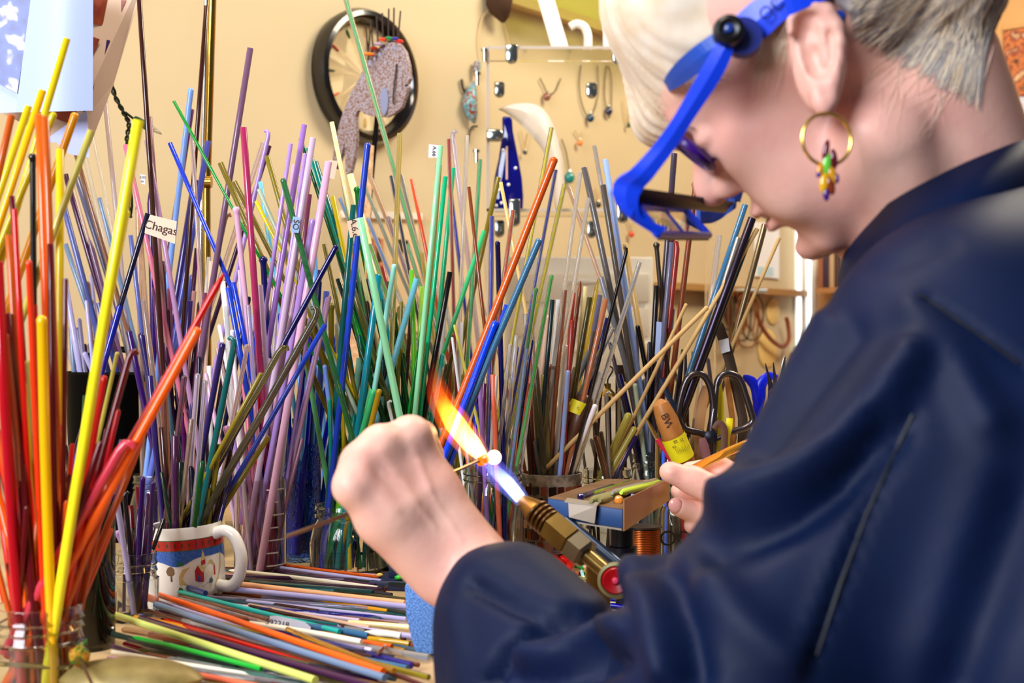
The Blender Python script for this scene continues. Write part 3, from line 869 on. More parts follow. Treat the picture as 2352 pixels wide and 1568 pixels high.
# the thicket of shorter and darker rods deeper in the jars: past counting, one object
THICK = [('A', 46, 'crimson maroon scarlet red-orange brown-orange maroon burnt-orange', 420, 14), ('B', 8, 'black dark-brown dark-olive plum', 120, 10), ('C', 8, 'plum indigo maroon black', 120, 10), ('D', 14, 'dark-brown indigo black-green plum olive-brown midnight-navy', 260, 11), ('V', 30, 'plum indigo purple wine dusty-purple deep-purple midnight-navy clear-lilac', 420, 11),
 ('E', 22, 'raspberry mauve light-pink wine pinkish-lilac rose-pink lilac pearl-white', 400, 10), ('F', 14, 'ultramarine cobalt navy royal-blue light-blue', 380, 12), ('G', 12, 'forest-green leaf-green teal black-green cobalt', 300, 10), ('H', 14, 'slate-grey lavender plum mauve-brown grey-blue', 230, 10), ('I', 40, 'forest-green black-green teal leaf-green deep-teal dark-olive olive emerald dark-brown', 430, 10),
 ('Q', 30, 'olive dark-olive silver-grey sea-green rust-brown clear-yellow midnight-navy', 420, 8), ('J', 26, 'silver-grey gold-grey ultramarine violet wine navy khaki salmon', 320, 8), ('K', 30, 'dark-brown rust-brown gold-grey khaki dark-olive beige-pink charcoal ivory', 330, 9), ('L', 8, 'dark-brown gold-grey charcoal', 200, 8), ('M', 12, 'black charcoal gunmetal steel-grey', 320, 9), ('N', 14, 'gunmetal charcoal gold-grey dark-brown', 200, 9)]
def thicket():
    mats, V, Fc, mi = [], [], [], []; rq = random.Random(77)
    for key, n, cols, top, wd_ in THICK:
        J = JAR[key]; cols = [c.replace('-', ' ') for c in cols.split()]
        for i in range(n):
            a = rq.uniform(0, 6.283); rad_ = J['r']*.72*math.sqrt(rq.random()); base = J['c']+Vector((math.cos(a)*rad_, math.sin(a)*rad_*.9+J['r']*.1, .009)); d = base.y
            hgt = J['h']+PX(top, d)*(.12+.88*rq.random()**1.4); ln_ = rq.uniform(-.24, .24)*(1.5 if key == 'A' else 1); tip = base+Vector((hgt*ln_, rq.uniform(-.02, .05), hgt)); r = PX(wd_/2, d)*rq.uniform(.8, 1.15)
            m = rodmat(rq.choice(cols), 'o'); b = MB().tube([base, base.lerp(tip, .5), tip-(tip-base).normalized()*r, tip], [r, r, r, r*.6], 8)
            if m not in mats: mats.append(m)
            o_ = len(V); V += b.v; Fc += [[k+o_ for k in q] for q in b.f]; mi += [mats.index(m)]*len(b.f)
    o = mk('rod_thicket', V, Fc, mats[0], None, True, None, 50)
    for m in mats[1:]: o.data.materials.append(m)
    o.data.polygons.foreach_set('material_index', mi); tag(o, 'dense thicket of shorter darker glass rods filling the jars', 'glass rods', None, 'stuff')
thicket()
# ------------------------------------------------------------------ rods lying on the table
# x1 y1 x2 y2 (pixels of the two ends), height above the table mm, width px, colour, tip, kind
LYING = """
565 1285 872 1325 8 8 burnt-orange c o
554 1291 876 1334 7 9 lavender c o
550 1299 862 1344 4 9 plum r o
526 1309 868 1350 5 10 ivory p o
512 1322 900 1366 3 10 midnight-navy c t
520 1328 930 1376 2 9 dark-olive r t
508 1338 934 1386 2 9 dark-teal c t
462 1330 930 1384 8 13 peach r o
352 1337 940 1393 8 13 lavender c o
376 1328 472 1362 14 13 blue h t
455 1370 935 1404 4 10 lavender c t
420 1372 934 1412 3 9 deep-teal r t
470 1384 936 1421 3 10 clear-lilac c t
600 1398 936 1422 4 9 ultramarine c t
400 1356 780 1450 9 11 turquoise r o
374 1351 620 1412 5 9 deep-purple b o
395 1368 680 1452 4 9 clear-pink r t
405 1365 640 1430 6 8 tan r t
340 1357 880 1542 13 14 orange r o
355 1387 884 1556 11 15 grey-blue r o
362 1381 560 1440 6 11 lavender r o
270 1382 800 1540 6 13 rust-brown c t
380 1424 830 1560 4 11 scarlet c o
420 1424 650 1490 8 9 clear c t
262 1411 724 1562 12 17 pale-lime r o
322 1419 860 1578 10 15 plum c o
254 1455 545 1524 8 15 black-green h t
300 1462 600 1536 9 12 bright-green p o
258 1497 760 1576 5 12 ivory c o
340 1476 640 1560 3 10 dark-olive c t
440 1546 640 1584 6 14 salmon c o
247 1508 330 1532 7 12 light-pink h o
574 1431 830 1473 9 13 ivory c o
690 1436 846 1459 7 15 steel-blue c o
660 1421 776 1436 5 11 deep-teal c o
800 1429 940 1440 5 13 cream c o
838 1450 920 1460 8 16 ivory p o
845 1466 940 1478 5 13 mustard c o
830 1474 900 1484 3 10 yellow-green r t
660 1444 905 1540 12 12 amber c t
760 1496 990 1580 5 11 maroon c t
720 1480 900 1520 2 10 olive c t
610 1440 760 1500 2 8 violet-blue c t
850 1500 895 1506 4 12 rust-brown r t
868 1503 884 1484 6 10 brick-red r t
1330 1364 1452 1380 6 11 cobalt c o
1340 1374 1456 1388 4 7 cream c o
1330 1384 1460 1397 4 11 ultramarine c o
1345 1396 1470 1410 4 9 peach c o
1330 1404 1470 1420 2 8 clear c t
1300 1322 1420 1336 6 9 khaki c t
1290 1342 1400 1352 5 9 gold-grey c t
"""
lyrec = []
for ln in LYING.strip().split('\n'):
    q = ln.split(); x1, y1, x2, y2, hh, wpx = map(float, q[:6]); col = q[6].replace('-', ' ')
    p0 = T(x1, y1, hh/1000+.003); p1 = T(x2, y2, max(.0, hh/1000-.002)+.0035); r = PX(wpx/2, p0.y)*.95
    o = make_rod(p0, p1, r, col, q[8], q[7]); o['category'] = 'glass rod'; o['group'] = 'loose rods lying on the table'
    where = 'lying under the brass torch' if x1 > 1200 else 'lying beside the mug' if y1 < 1352 else 'lying in the mid table heap' if y1 < 1420 else 'lying on the front of the table'
    lyrec.append(dict(o=o, x=x1, y=y1, k=0, w=wpx, col=col, kind=q[8], tip=q[7], where=where, dt=p0.y, r=r))
labels_for(lyrec)
ly = min(lyrec, key=lambda q: abs(q['x']-690)+abs(q['y']-1436))
d = T(690, 1436, .010).y-.012
o = MB().prism([P(620, 1414, d), P(636, 1414, d), P(700, 1428, d), P(714, 1440, d), P(712, 1449, d), P(619, 1439, d)], (0, .0003, 0)).build('paper_tag', m_tape2, ly['o'], smooth=False)
text('printed_number', '592218', .0062, P(637, 1431, d)+Vector((0, -.0004, 0)), P(668, 1437, d)-P(640, 1432, d), (0, 0, 1), mat('black print', (20, 20, 24), .6), o)
MB().tube([P(790, 1449, d+.005), P(836, 1455, d+.005)], PX(13, d), 14).build('clear_wrap', mat('clear plastic wrap', (225, 228, 235), .15, trans=.8, ior=1.2), ly['o'])

def loose_heap():
    rq = random.Random(31); mats, V, Fc, mi = [], [], [], []
    cols = 'dark-olive maroon midnight-navy rust-brown amber deep-teal lavender dark-brown plum clear-tan steel-blue burnt-orange black-green ultramarine clear-lilac silver-grey olive'.split()
    for i in range(110):
        y = rq.uniform(1300, 1560); x = rq.uniform(250+max(0, 1400-y)*2.2, 620); sl = .05+(y-1300)/260*.30+rq.uniform(-.06, .06); ln = rq.uniform(260, 520)
        x2 = min(x+ln, 985); y2 = y+(x2-x)*sl
        if y2 > 1600: y2 = 1600
        h = rq.uniform(.0, .004); a, b_ = T(x, y, h+.003), T(x2, y2, h+.003); r = rq.uniform(.0016, .0026); m = rodmat(rq.choice(cols).replace('-', ' '), 't' if rq.random() < .45 else 'o')
        b = MB().tube([a, a.lerp(b_, .01), b_], [r*.7, r, r], 8)
        if m not in mats: mats.append(m)
        o_ = len(V); V += b.v; Fc += [[k+o_ for k in q] for q in b.f]; mi += [mats.index(m)]*len(b.f)
    o = mk('loose_rod_litter', V, Fc, mats[0], None, True, None, 50)
    for m in mats[1:]: o.data.materials.append(m)
    o.data.polygons.foreach_set('material_index', mi); tag(o, 'bottom layer of loose glass rods spread flat over the table', 'glass rods', None, 'stuff')
loose_heap()
# ------------------------------------------------------------------ things on the table
m_graph = mat('dark graphite', (24, 30, 62), .45, noise=(60, (30, 40, 86), .5)); m_gtop = mat('brown graphite top', (86, 58, 40), .5, noise=(70, (60, 42, 34), .5))
blk = thing('graphite_block', T(920, 1340, 0), 'stepped dark blue graphite marver block beside the forearm', 'block')
p0 = T(846, 1356, .0); u = Vector((.055, -.004, 0)); v_ = Vector((.012, .05, 0))
MB().box(p0, u, v_, (0, 0, .009)).build('base', m_graph, blk, smooth=False, bevel=.0008)
MB().box(p0+u*.24+v_*.35+Vector((0, 0, .009)), u*.7, v_*.6, (0, 0, .0125)).build('step', m_graph, blk, smooth=False, bevel=.0008)
MB().box(p0+u*.26+v_*.36+Vector((0, 0, .0215)), u*.66, v_*.56, (0, 0, .0006)).build('brown_top', m_gtop, blk, smooth=False)  # thin top plate, browner than the block sides
brd = random.Random(5)
def chip(px, py, h, rgb, r, lab, name='glass_chip', cat='glass chip', grp=None):
    p = T(px, py, h); b = MB(); k = (1, .8, .6) if name == 'glass_chip' else (1, 1, 1)
    b.ball(p+Vector((0, 0, r*k[2])), r, 10, k)
    return tag(b.build(name, mat('chip %s' % (rgb,), rgb, .1, coat=.4), origin=p), lab, cat, grp)
chip(916, 1332, .0095, (40, 200, 40), .0042, 'bright green glass chip lying on the graphite block'); chip(915, 1281, .0225, (30, 110, 230), .0028, 'blue glass chip on the top step of the graphite block')
chip(872, 1325, .0095, (226, 196, 90), .0034, 'shiny gold glass chip at the back of the graphite block'); chip(936, 1330, .0095, (90, 120, 130), .0024, 'small grey glass chip beside the green chip')
m_sponge = mat('speckled blue sponge', (108, 158, 226), .85, noise=(900, (60, 96, 160), .16), bump=(700, .5))
spg = MB(); ztop = T(935, 1362, .030)
pp = [T(930, 1424, .022), T(1012, 1400, .022), T(1030, 1535, .0), T(945, 1518, .0)]
dS = .965
poly = [P(928, 1362, dS), P(1010, 1356, dS), P(1040, 1420, dS), P(1030, 1532, dS), P(952, 1522, dS), P(932, 1440, dS)]
zmin = min(p.z for p in poly); poly = [Vector((p.x, p.y, p.z-zmin+TABLE+.0005)) for p in poly]
o = spg.prism(poly, (.004, .05, 0)).build('sponge_block', m_sponge, smooth=False, origin=poly[4], bevel=.003); tag(o, 'pale blue speckled pumice block standing by the dark cuff', 'block')
# spoon bowl and bead on a mandrel in the front
m_brass = mat('tarnished brass', (158, 138, 78), .5, metal=.25, noise=(46, (112, 94, 46), .5), bump=(120, .15)); m_steel = mat('steel wire', (120, 92, 70), .35, metal=.8)
sp = thing('brass_scoop', P(300, 1560, .86), 'tarnished brass scoop lying bowl down at the table front below the loose rods', 'scoop')
sc = Vector((P(300, 1585, .845).x, .845, TABLE+.014)); b = MB(); n = 36; prof = [(1.0, 0), (1.02, .0025), (.98, .0045), (.86, .0085), (.62, .0125), (.3, .0146), (.01, .0152)]; v = []
for rr_, hz in prof:
    for j in range(n):
        a = 2*math.pi*j/n; v.append(sc+Vector((math.cos(a)*.046*rr_, math.sin(a)*.021*rr_, hz)))
b.add(v, [[i*n+j, i*n+(j+1) % n, (i+1)*n+(j+1) % n, (i+1)*n+j] for i in range(len(prof)-1) for j in range(n)]); b.f.append(list(range(n))[::-1]); b.build('bowl', m_brass, sp)
MB().tube([sc+Vector((-.040, 0, .009)), sc+Vector((-.075, -.01, .014)), sc+Vector((-.12, -.02, .016))], [.004, .0035, .004], 10, flat=((0, 0, 1), .4)).build('handle', m_brass, sp)
bd = thing('bead_mandrel', P(183, 1510, .83), 'gold and green swirled bead on a thin steel mandrel by the brass scoop', 'bead')
bc = P(182, 1506, .835); ax = (P(212, 1572, .80)-bc).normalized()
MB().lathe([(.0012, -.0068), (.0045, -.0058), (.0066, -.002), (.0068, .001), (.0056, .0048), (.0012, .0066)], bc, 20, ax).build('bead', ramp_mat('swirled bead glass', 160, [(.3, (120, 30, 10)), (.45, (210, 160, 50)), (.55, (20, 110, 40)), (.7, (170, 60, 16))], rough=.05, metal=.3), bd)
MB().tube([bc-ax*.009, bc+ax*.075], .0011, 8).build('mandrel', m_steel, bd)

# heap of scrap shards under the torch
cols = [(200, 30, 24), (214, 110, 70), (40, 150, 60), (40, 60, 170), (216, 200, 90), (150, 200, 200), (230, 224, 214), (196, 80, 40), (60, 26, 20), (240, 180, 150), (20, 30, 70), (120, 70, 50)]
cname = ['scarlet', 'salmon', 'green', 'blue', 'yellow', 'pale aqua', 'white', 'rust', 'dark brown', 'peach', 'navy', 'brown']
shards = {}
for i in range(64):
    t = i/64; x = 1200+brd.random()*150+t*20; y = 1246+brd.random()*108; ci = brd.randrange(len(cols)); hgt = brd.random()*.010; p = T(x, y, hgt)
    a = brd.uniform(0, math.pi); L = brd.choice([.002, .003, .004, .008, .012]); dv = Vector((math.cos(a), math.sin(a)*.6, brd.uniform(-.3, .3)))*L; r = brd.uniform(.0014, .0030)
    shl = ('long' if L > .007 else 'short' if L > .0035 else 'chunky'); o = MB().tube([p-dv, p-dv*.7, p+dv*.7, p+dv], [r*.6, r, r, r*.6], 7).build('glass_shard', mat('shard %s' % cname[ci], cols[ci], .1, coat=.4), origin=p)
    shards.setdefault((shl, cname[ci]), []).append((x, o))
for (shl, cn_), lst in shards.items():
    lst.sort(key=lambda q: q[0]); nth = ['first', 'second', 'third', 'fourth', 'fifth', 'sixth', 'seventh', 'eighth']
    for i, (x, o) in enumerate(lst):
        tag(o, '%s %s glass shard in the scrap heap%s' % (shl, cn_, '' if len(lst) == 1 else ', %s from the left of its kind' % nth[min(i, 7)]), 'glass shard', 'broken glass shards in the scrap heap')
for (x1, y1, x2, y2, rgb, lab) in [(1254, 1262, 1304, 1292, (206, 26, 18), 'long red glass stub lying across the scrap heap'), (1272, 1280, 1290, 1302, (206, 26, 18), 'short thick red glass stub at the front of the scrap heap'), (1318, 1276, 1302, 1318, (196, 30, 20), 'upright red glass splinter beside the torch foot')]:
    a, b_ = T(x1, y1, .012), T(x2, y2, .010); tag(MB().tube([a, a.lerp(b_, .1), a.lerp(b_, .9), b_], [.003, .0046, .0046, .003], 10).build('glass_stub', mat('red stub', rgb, .1, coat=.4), origin=a), lab, 'glass stub')

# bead tray: an angled metal shelf with a blue foam edge, on a stand
m_alu = mat('brushed aluminium', (176, 168, 156), .38, metal=.75); m_traytop = mat('worn tray top', (136, 100, 66), .5, metal=.35, noise=(40, (100, 72, 48), .5)); m_foam = mat('blue tray body', (20, 68, 128), .5)
A, B, Cc, D = P(1258, 1144, 1.10), P(1430, 1170, 1.07), P(1534, 1104, 1.20), P(1392, 1100, 1.27)
zt = (A.z+B.z)/2
A, B, Cc, D = [Vector((p.x, p.y, p.z)) for p in (A, B, Cc, D)]
tr = thing('bead_tray', (A+Cc)/2-Vector((0, 0, .02)), 'blue edged metal bead tray on a post behind the torch', 'tray')
dn = Vector((0, 0, -.0155))
MB().prism([A, B, Cc, D], dn).build('body', m_foam, tr, smooth=False, bevel=.0006)
up = Vector((0, 0, .0004)); MB().prism([p+up for p in (A, B, Cc, D)], Vector((0, 0, -.0003))).build('top_plate', m_traytop, tr, smooth=False)
e = (Cc-B).normalized(); nr = e.cross(Vector((0, 0, 1))).normalized(); q0 = B+nr*.0006-e*.0008
MB().prism([q0+Vector((0, 0, .0085)), q0+Vector((0, 0, -.0175)), Cc+nr*.0006+Vector((0, 0, -.0175)), Cc+nr*.0006+Vector((0, 0, .002))], nr*.0012).build('side_plate', mat('tan side plate', (150, 106, 62), .4, metal=.4), tr, smooth=False)
fd = (B-A).normalized(); fn = Vector((fd.y, -fd.x, 0)).normalized(); fn = fn if fn.y < 0 else -fn
g0 = A+fd*(B-A).length*.27
MB().prism([g0+Vector((0, 0, .003)), g0+fd*.029+Vector((0, 0, .003)), g0+fd*.029+fn*.006+Vector((0, 0, .001)), g0+fn*.006+Vector((0, 0, .001))], (0, 0, -.0011)).build('clip_top', m_alu, tr, smooth=False)
MB().prism([g0+fn*.005+Vector((.003, 0, .001)), g0+fd*.029+fn*.005+Vector((0, 0, .001)), g0+fd*.027+fn*.005+Vector((0, 0, -.014)), g0+fd*.004+fn*.005+Vector((0, 0, -.012))], fn*.001).build('clip_front', m_alu, tr, smooth=False)
MB().prism([A+dn-fd*.012+fn*.002, B+dn+fn*.002, B+dn+fn*.002+Vector((0, 0, -.0014)), A+dn-fd*.012+fn*.002+Vector((0, 0, -.0014))], fn*-.02).build('under_plate', m_alu, tr, smooth=False)
pc = (B+Cc)/2+Vector((-.011, .006, -.016)); pc = P(1430, 1215, 1.13); hb = pc.z-TABLE
m_iron = mat('dark iron', (26, 28, 42), .4, metal=.5)
MB().lathe([(.010, 0), (.010, -.014), (.0125, -.015), (.0125, -.021), (.008, -.022), (.0075, -.030), (.018, -.031), (.018, -.037), (.006, -.038), (.006, -hb+.006), (.026, -hb+.005), (.026, -hb)], pc, 20).build('post', m_iron, tr)
tt = lambda s, q: A+(B-A)*s+(D-A)*q+up
def trayrod(s0, q0_, s1, q1_, rgb, r, lab, kind='o', lift=0):
    a, b_ = tt(s0, q0_)+Vector((0, 0, r+lift)), tt(s1, q1_)+Vector((0, 0, r+lift)); m = mat('tray glass %s' % (rgb,), rgb, .08, trans=.6 if kind == 't' else 0, coat=.3)
    tag(MB().tube([a, a.lerp(b_, .06), a.lerp(b_, .94), b_], [r*.5, r, r, r*.5], 10).build('glass_stub', m, origin=a), lab, 'glass stub')
trayrod(.40, .10, .42, .62, (18, 40, 110), .0030, 'dark blue glass stub lying along the back of the bead tray', 't'); trayrod(.44, .22, .50, .86, (150, 190, 20), .0030, 'lime green glass stub behind the blue stub on the bead tray', 't')
trayrod(.50, .12, .58, .70, (30, 30, 120), .0024, 'second dark blue stub next to the clear stubs on the tray', 't'); trayrod(.60, -.02, .72, .74, (206, 206, 140), .0036, 'pale straw glass stub lying across the bead tray', 't'); trayrod(.68, .02, .80, .80, (196, 200, 140), .0036, 'longer straw glass stub beside the pale one on the tray', 't')
trayrod(.74, .16, .86, .88, (206, 206, 196), .0030, 'clear glass stub at the far end of the tray', 't', .005); trayrod(.83, .20, .96, .80, (186, 220, 60), .0032, 'glossy yellow green stub on top of the tray stubs', 'o', .005)
def bead(p, r, rgb, lab): tag(MB().lathe([(r*.3, -r*.8), (r*.8, -r*.6), (r, 0), (r*.8, r*.6), (r*.3, r*.8)], p, 16, (.3, 1, .1)).build('glass_bead', mat('bead %s' % (rgb,), rgb, .08, coat=.4), origin=p), lab, 'bead')
bead(tt(.86, .12)+Vector((0, 0, .004)), .0040, (230, 140, 40), 'orange and yellow bead at the front of the bead tray'); bead(tt(.90, .30)+Vector((0, 0, .0035)), .0035, (40, 30, 130), 'dark blue bead beside the orange bead on the tray'); bead(tt(.82, .70)+Vector((0, 0, .0075)), .0036, (232, 160, 130), 'peach and white bead resting on the tray stubs')
bead(tt(.40, .06)+Vector((0, 0, .0035)), .0034, (20, 16, 70), 'midnight blue bead at the front end of the blue stub'); bead(tt(-.05, .02)+Vector((0, 0, -.008)), .0034, (40, 150, 150), 'teal glass bead caught at the corner of the tray')
# hook block, copper spool
spc = T(1480, 1290, 0); spc = Vector((P(1478, 1200, 1.32).x, 1.32, TABLE)); sl = thing('copper_spool', spc, 'spool of copper wire standing under the bead tray', 'spool')
MB().lathe([(.019, 0), (.019, .002), (.015, .0022), (.015, .046), (.019, .0462), (.019, .048), (.004, .048)], spc, 28).build('bobbin', mat('dark plastic', (40, 22, 14), .4), sl)
mc = mat('copper wire', (176, 88, 34), .3, metal=.8); hel = []
for i in range(24*14): a = i/14*2*math.pi; hel.append(spc+Vector((math.cos(a)*.0162, math.sin(a)*.0162, .0035+i/(24*14)*.041)))
MB().tube(hel, .0009, 5).build('wire', mc, sl)
oc = Vector((P(1556, 1200, 1.36).x, 1.36, TABLE)); jr = MB().lathe([(.022, 0), (.024, .003), (.024, .060), (.021, .064), (.022, .075), (.020, .075), (.019, .064), (.021, .058), (.021, .004), (.0005, .004)], oc, 32).build('glass_jar', g_clear, origin=oc); tag(jr, 'clear jar printed with black OO letters by the right hand', 'jar')
text('printed_letters', 'OO', .022, oc+Vector((-.004, -.0245, .032)), (1, 0, 0), (0, 0, 1), mat('black jar print', (14, 14, 14), .5), jr)

# ------------------------------------------------------------------ torch, flame, bead being made
m_br = mat('brass torch', (170, 124, 52), .3, metal=.75, noise=(50, (120, 82, 34), .5)); m_br2 = mat('oily brass', (132, 106, 50), .28, metal=.8, noise=(26, (92, 72, 38), .5))
t0 = P(1197, 1146, 1.01); t1 = P(1420, 1338, .955); ta = (t1-t0).normalized(); tch = thing('torch', (t1.x, t1.y, TABLE), 'brass bench torch with hex nut and red valve, flame at its tip', 'torch')
q = lambda r: PX(r, 1.0)
MB().lathe([(q(11), 0), (q(14), .0015), (q(17), .004), (q(28), .014), (q(30), .017)], t0, 24, ta).build('nozzle', m_br, tch)
rb = MB()
for i in range(4): c_ = t0+ta*(.0165+i*.0042); rb.lathe([(q(29), 0), (q(34), .0012), (q(34), .0026), (q(29), .0038)], c_, 24, ta)
rb.build('nozzle_rings', mat('dark brass ring', (96, 66, 30), .35, metal=.7), tch)
MB().lathe([(q(33), .033), (q(38), .034), (q(38), .0555), (q(34), .0565)], t0, 6, ta).build('hex_nut', m_br2, tch, smooth=False)
MB().lathe([(q(34), .0565), (q(37), .0575), (q(37), .070), (q(30), .072), (q(16), .073)], t0, 6, ta).build('hex_collar', mat('grey brass collar', (120, 110, 90), .3, metal=.7), tch, smooth=False)
MB().lathe([(q(17), .072), (q(17), .125)], t0, 18, ta).build('barrel', m_br2, tch)
v0 = P(1414, 1333, .945); fv = Vector((-.12, -1, .08)).normalized()
MB().lathe([(q(38), -.006), (q(40), -.002), (q(38), .001), (q(33), .002), (q(30), .0)], v0, 30, fv).build('valve_ring', mat('grey green ring', (140, 140, 104), .4, metal=.4), tch)
MB().lathe([(q(30), -.004), (q(30), .001), (q(26), .0025), (q(8), .0012), (q(8), .0035), (.0002, .004)], v0, 30, fv).build('valve_knob', mat('red valve knob', (176, 12, 22), .3), tch)
MB().lathe([(q(7), .0036), (q(5), .0048), (.0002, .005)], v0, 16, fv).build('knob_boss', mat('pink boss', (220, 70, 110), .3), tch)
s0 = P(1372, 1300, .99); sz = TABLE
MB().prism([s0+Vector((-.008, 0, 0)), s0+Vector((.010, 0, -.004)), Vector((s0.x+.010, s0.y, sz)), Vector((s0.x-.010, s0.y, sz))], (0, .008, 0)).build('foot_bracket', m_br, tch, smooth=False, bevel=.0006)
MB().tube([P(1300, 1195, 1.09), P(1440, 1312, 1.05)], q(14), 14).build('gas_tube', mat('blue steel tube', (44, 60, 84), .3, metal=.6), tch)
MB().tube([P(1440, 1312, 1.05), t1+Vector((0, .012, 0)), t1], [q(10), q(10), q(12)], 12).build('gas_elbow', m_br2, tch)
# flame: hot gas that emits light, blue at the tip of the torch, yellow then orange where the glass sits
def flame_mat(name, base, stops, dens):
    m = bpy.data.materials.new(name); m.use_nodes = True; nt = m.node_tree; nt.nodes.clear()
    out = nt.nodes.new('ShaderNodeOutputMaterial'); e = nt.nodes.new('ShaderNodeEmission'); nt.links.new(e.outputs[0], out.inputs['Volume'])
    at = nt.nodes.new('ShaderNodeAttribute'); return m, nt, e
fl = thing('torch_flame', t0, 'burning torch flame, blue at the nozzle and yellow orange above the bead', 'flame')
def volume(name, path, rad, stops):
    """tapered gas body with emission running along its local X axis"""
    o_ = path[0]; ln = (path[-1]-path[0]).length; ax = (path[-1]-path[0]).normalized(); R = ax.to_track_quat('X', 'Z').to_matrix(); Ri = R.inverted()
    b = MB().tube(spline(path, 6), np.interp(np.linspace(0, 1, (len(path)-1)*6+1), np.linspace(0, 1, len(rad)), rad), 14)
    m = bpy.data.materials.new(name+' gas'); m.use_nodes = True; nt = m.node_tree; nt.nodes.clear()
    out = nt.nodes.new('ShaderNodeOutputMaterial'); e = nt.nodes.new('ShaderNodeEmission'); nt.links.new(e.outputs[0], out.inputs['Volume'])
    tc = nt.nodes.new('ShaderNodeTexCoord'); sx = nt.nodes.new('ShaderNodeSeparateXYZ'); mp = nt.nodes.new('ShaderNodeMath'); mp.operation = 'DIVIDE'; mp.inputs[1].default_value = ln
    r1 = nt.nodes.new('ShaderNodeValToRGB'); r2 = nt.nodes.new('ShaderNodeValToRGB')
    nt.links.new(tc.outputs['Object'], sx.inputs[0]); nt.links.new(sx.outputs[0], mp.inputs[0])
    mx = max(s for _, _, s in stops)
    for r, f in ((r1, lambda c, s: (*lin(c), 1)), (r2, lambda c, s: (s/mx,)*3+(1,))):
        els = r.color_ramp.elements
        while len(els) < len(stops): els.new(.5)
        for el_, (p, c, s) in zip(els, stops): el_.position = p; el_.color = f(c, s)
        nt.links.new(mp.outputs[0], r.inputs['Fac'])
    mu = nt.nodes.new('ShaderNodeMath'); mu.operation = 'MULTIPLY'; mu.inputs[1].default_value = mx
    nt.links.new(r1.outputs['Color'], e.inputs['Color']); nt.links.new(r2.outputs['Color'], mu.inputs[0]); nt.links.new(mu.outputs[0], e.inputs['Strength'])
    me_v = [Ri @ (v-o_) for v in b.v]; o = mk(name, me_v, b.f, m, fl, origin=None)
    for v in o.data.vertices: v.co = v.co+Vector(fl['_o'])
    o.location = o_-Vector(fl['_o']); o.rotation_euler = R.to_euler(); return o
volume('blue_cone', [t0-ta*.001, P(1165, 1108, 1.005), P(1130, 1074, 1.0), P(1096, 1036, .995)], [q(14), q(17), q(14), q(5)], [(0, (215, 228, 255), 420), (.3, (170, 190, 255), 260), (.65, (120, 140, 255), 90), (1, (150, 120, 255), 5)])
volume('pale_sheath', [t0+ta*.002, P(1160, 1104, 1.005), P(1120, 1064, 1.0), P(1080, 1018, .99)], [q(18), q(29), q(28), q(12)], [(0, (130, 150, 255), 40), (.5, (110, 110, 255), 26), (1, (160, 90, 200), 4)])
volume('orange_sheath', [P(1122, 1062, 1.0), P(1082, 1022, .99), P(1042, 970, .985), P(1010, 912, .98), P(1000, 862, .98), P(1003, 818, .98)], [q(14), q(33), q(38), q(29), q(18), q(3)], [(0, (255, 150, 90), 14), (.3, (255, 120, 20), 40), (.7, (255, 70, 10), 30), (1, (180, 30, 5), 3)])
volume('yellow_plume', [P(1122, 1062, 1.0), P(1085, 1022, .99), P(1045, 972, .985), P(1012, 915, .98), P(1002, 868, .98), P(1004, 838, .98)], [q(8), q(22), q(24), q(16), q(9), q(2)], [(0, (255, 190, 120), 40), (.15, (255, 214, 120), 380), (.5, (255, 184, 50), 340), (.75, (255, 110, 20), 80), (1, (200, 40, 5), 6)])
# the mandrel with the bead in the flame, held in the fist
mh = thing('bead_mandrel', P(1110, 1058, .985), 'steel mandrel in the fist with a glowing amber bead in the flame', 'bead')
MB().tube([P(658, 1232, .80), P(800, 1180, .845), P(1050, 1080, .955), P(1105, 1056, .985), P(1122, 1048, .99)], .0013, 8).build('mandrel', m_steel, mh)
hb_ = P(1109, 1057, .985); axb = (P(1105, 1056, .985)-P(1050, 1080, .955)).normalized()
MB().lathe([(.0013, -.0045), (.0034, -.004), (.0042, 0), (.0034, .004), (.0013, .0045)], hb_, 18, axb).build('amber_bead', mat('hot amber glass', (214, 110, 10), .05, trans=.4, emis=((255, 130, 10), .5)), mh)
hw = P(1135, 1050, .99)
gl = MB().ball(hw, .0056, 18).build('glowing_gather', mat('white hot glass', (255, 210, 150), .2, emis=((255, 226, 160), 3.0)), origin=hw); tag(gl, 'white hot gather of molten glass touching the amber bead', 'molten glass')
fill = bpy.data.lights.new('flame_light', 'POINT'); fill.energy = .10; fill.color = (1, .62, .25); fill.shadow_soft_size = .01
fo = bpy.data.objects.new('flame_light', fill); COL.objects.link(fo); fo.location = P(1090, 960, .99)
# ------------------------------------------------------------------ things on and before the left wall
UP = Vector((0, 0, 1))
def WP(x, y, off): return W(x, y, off)
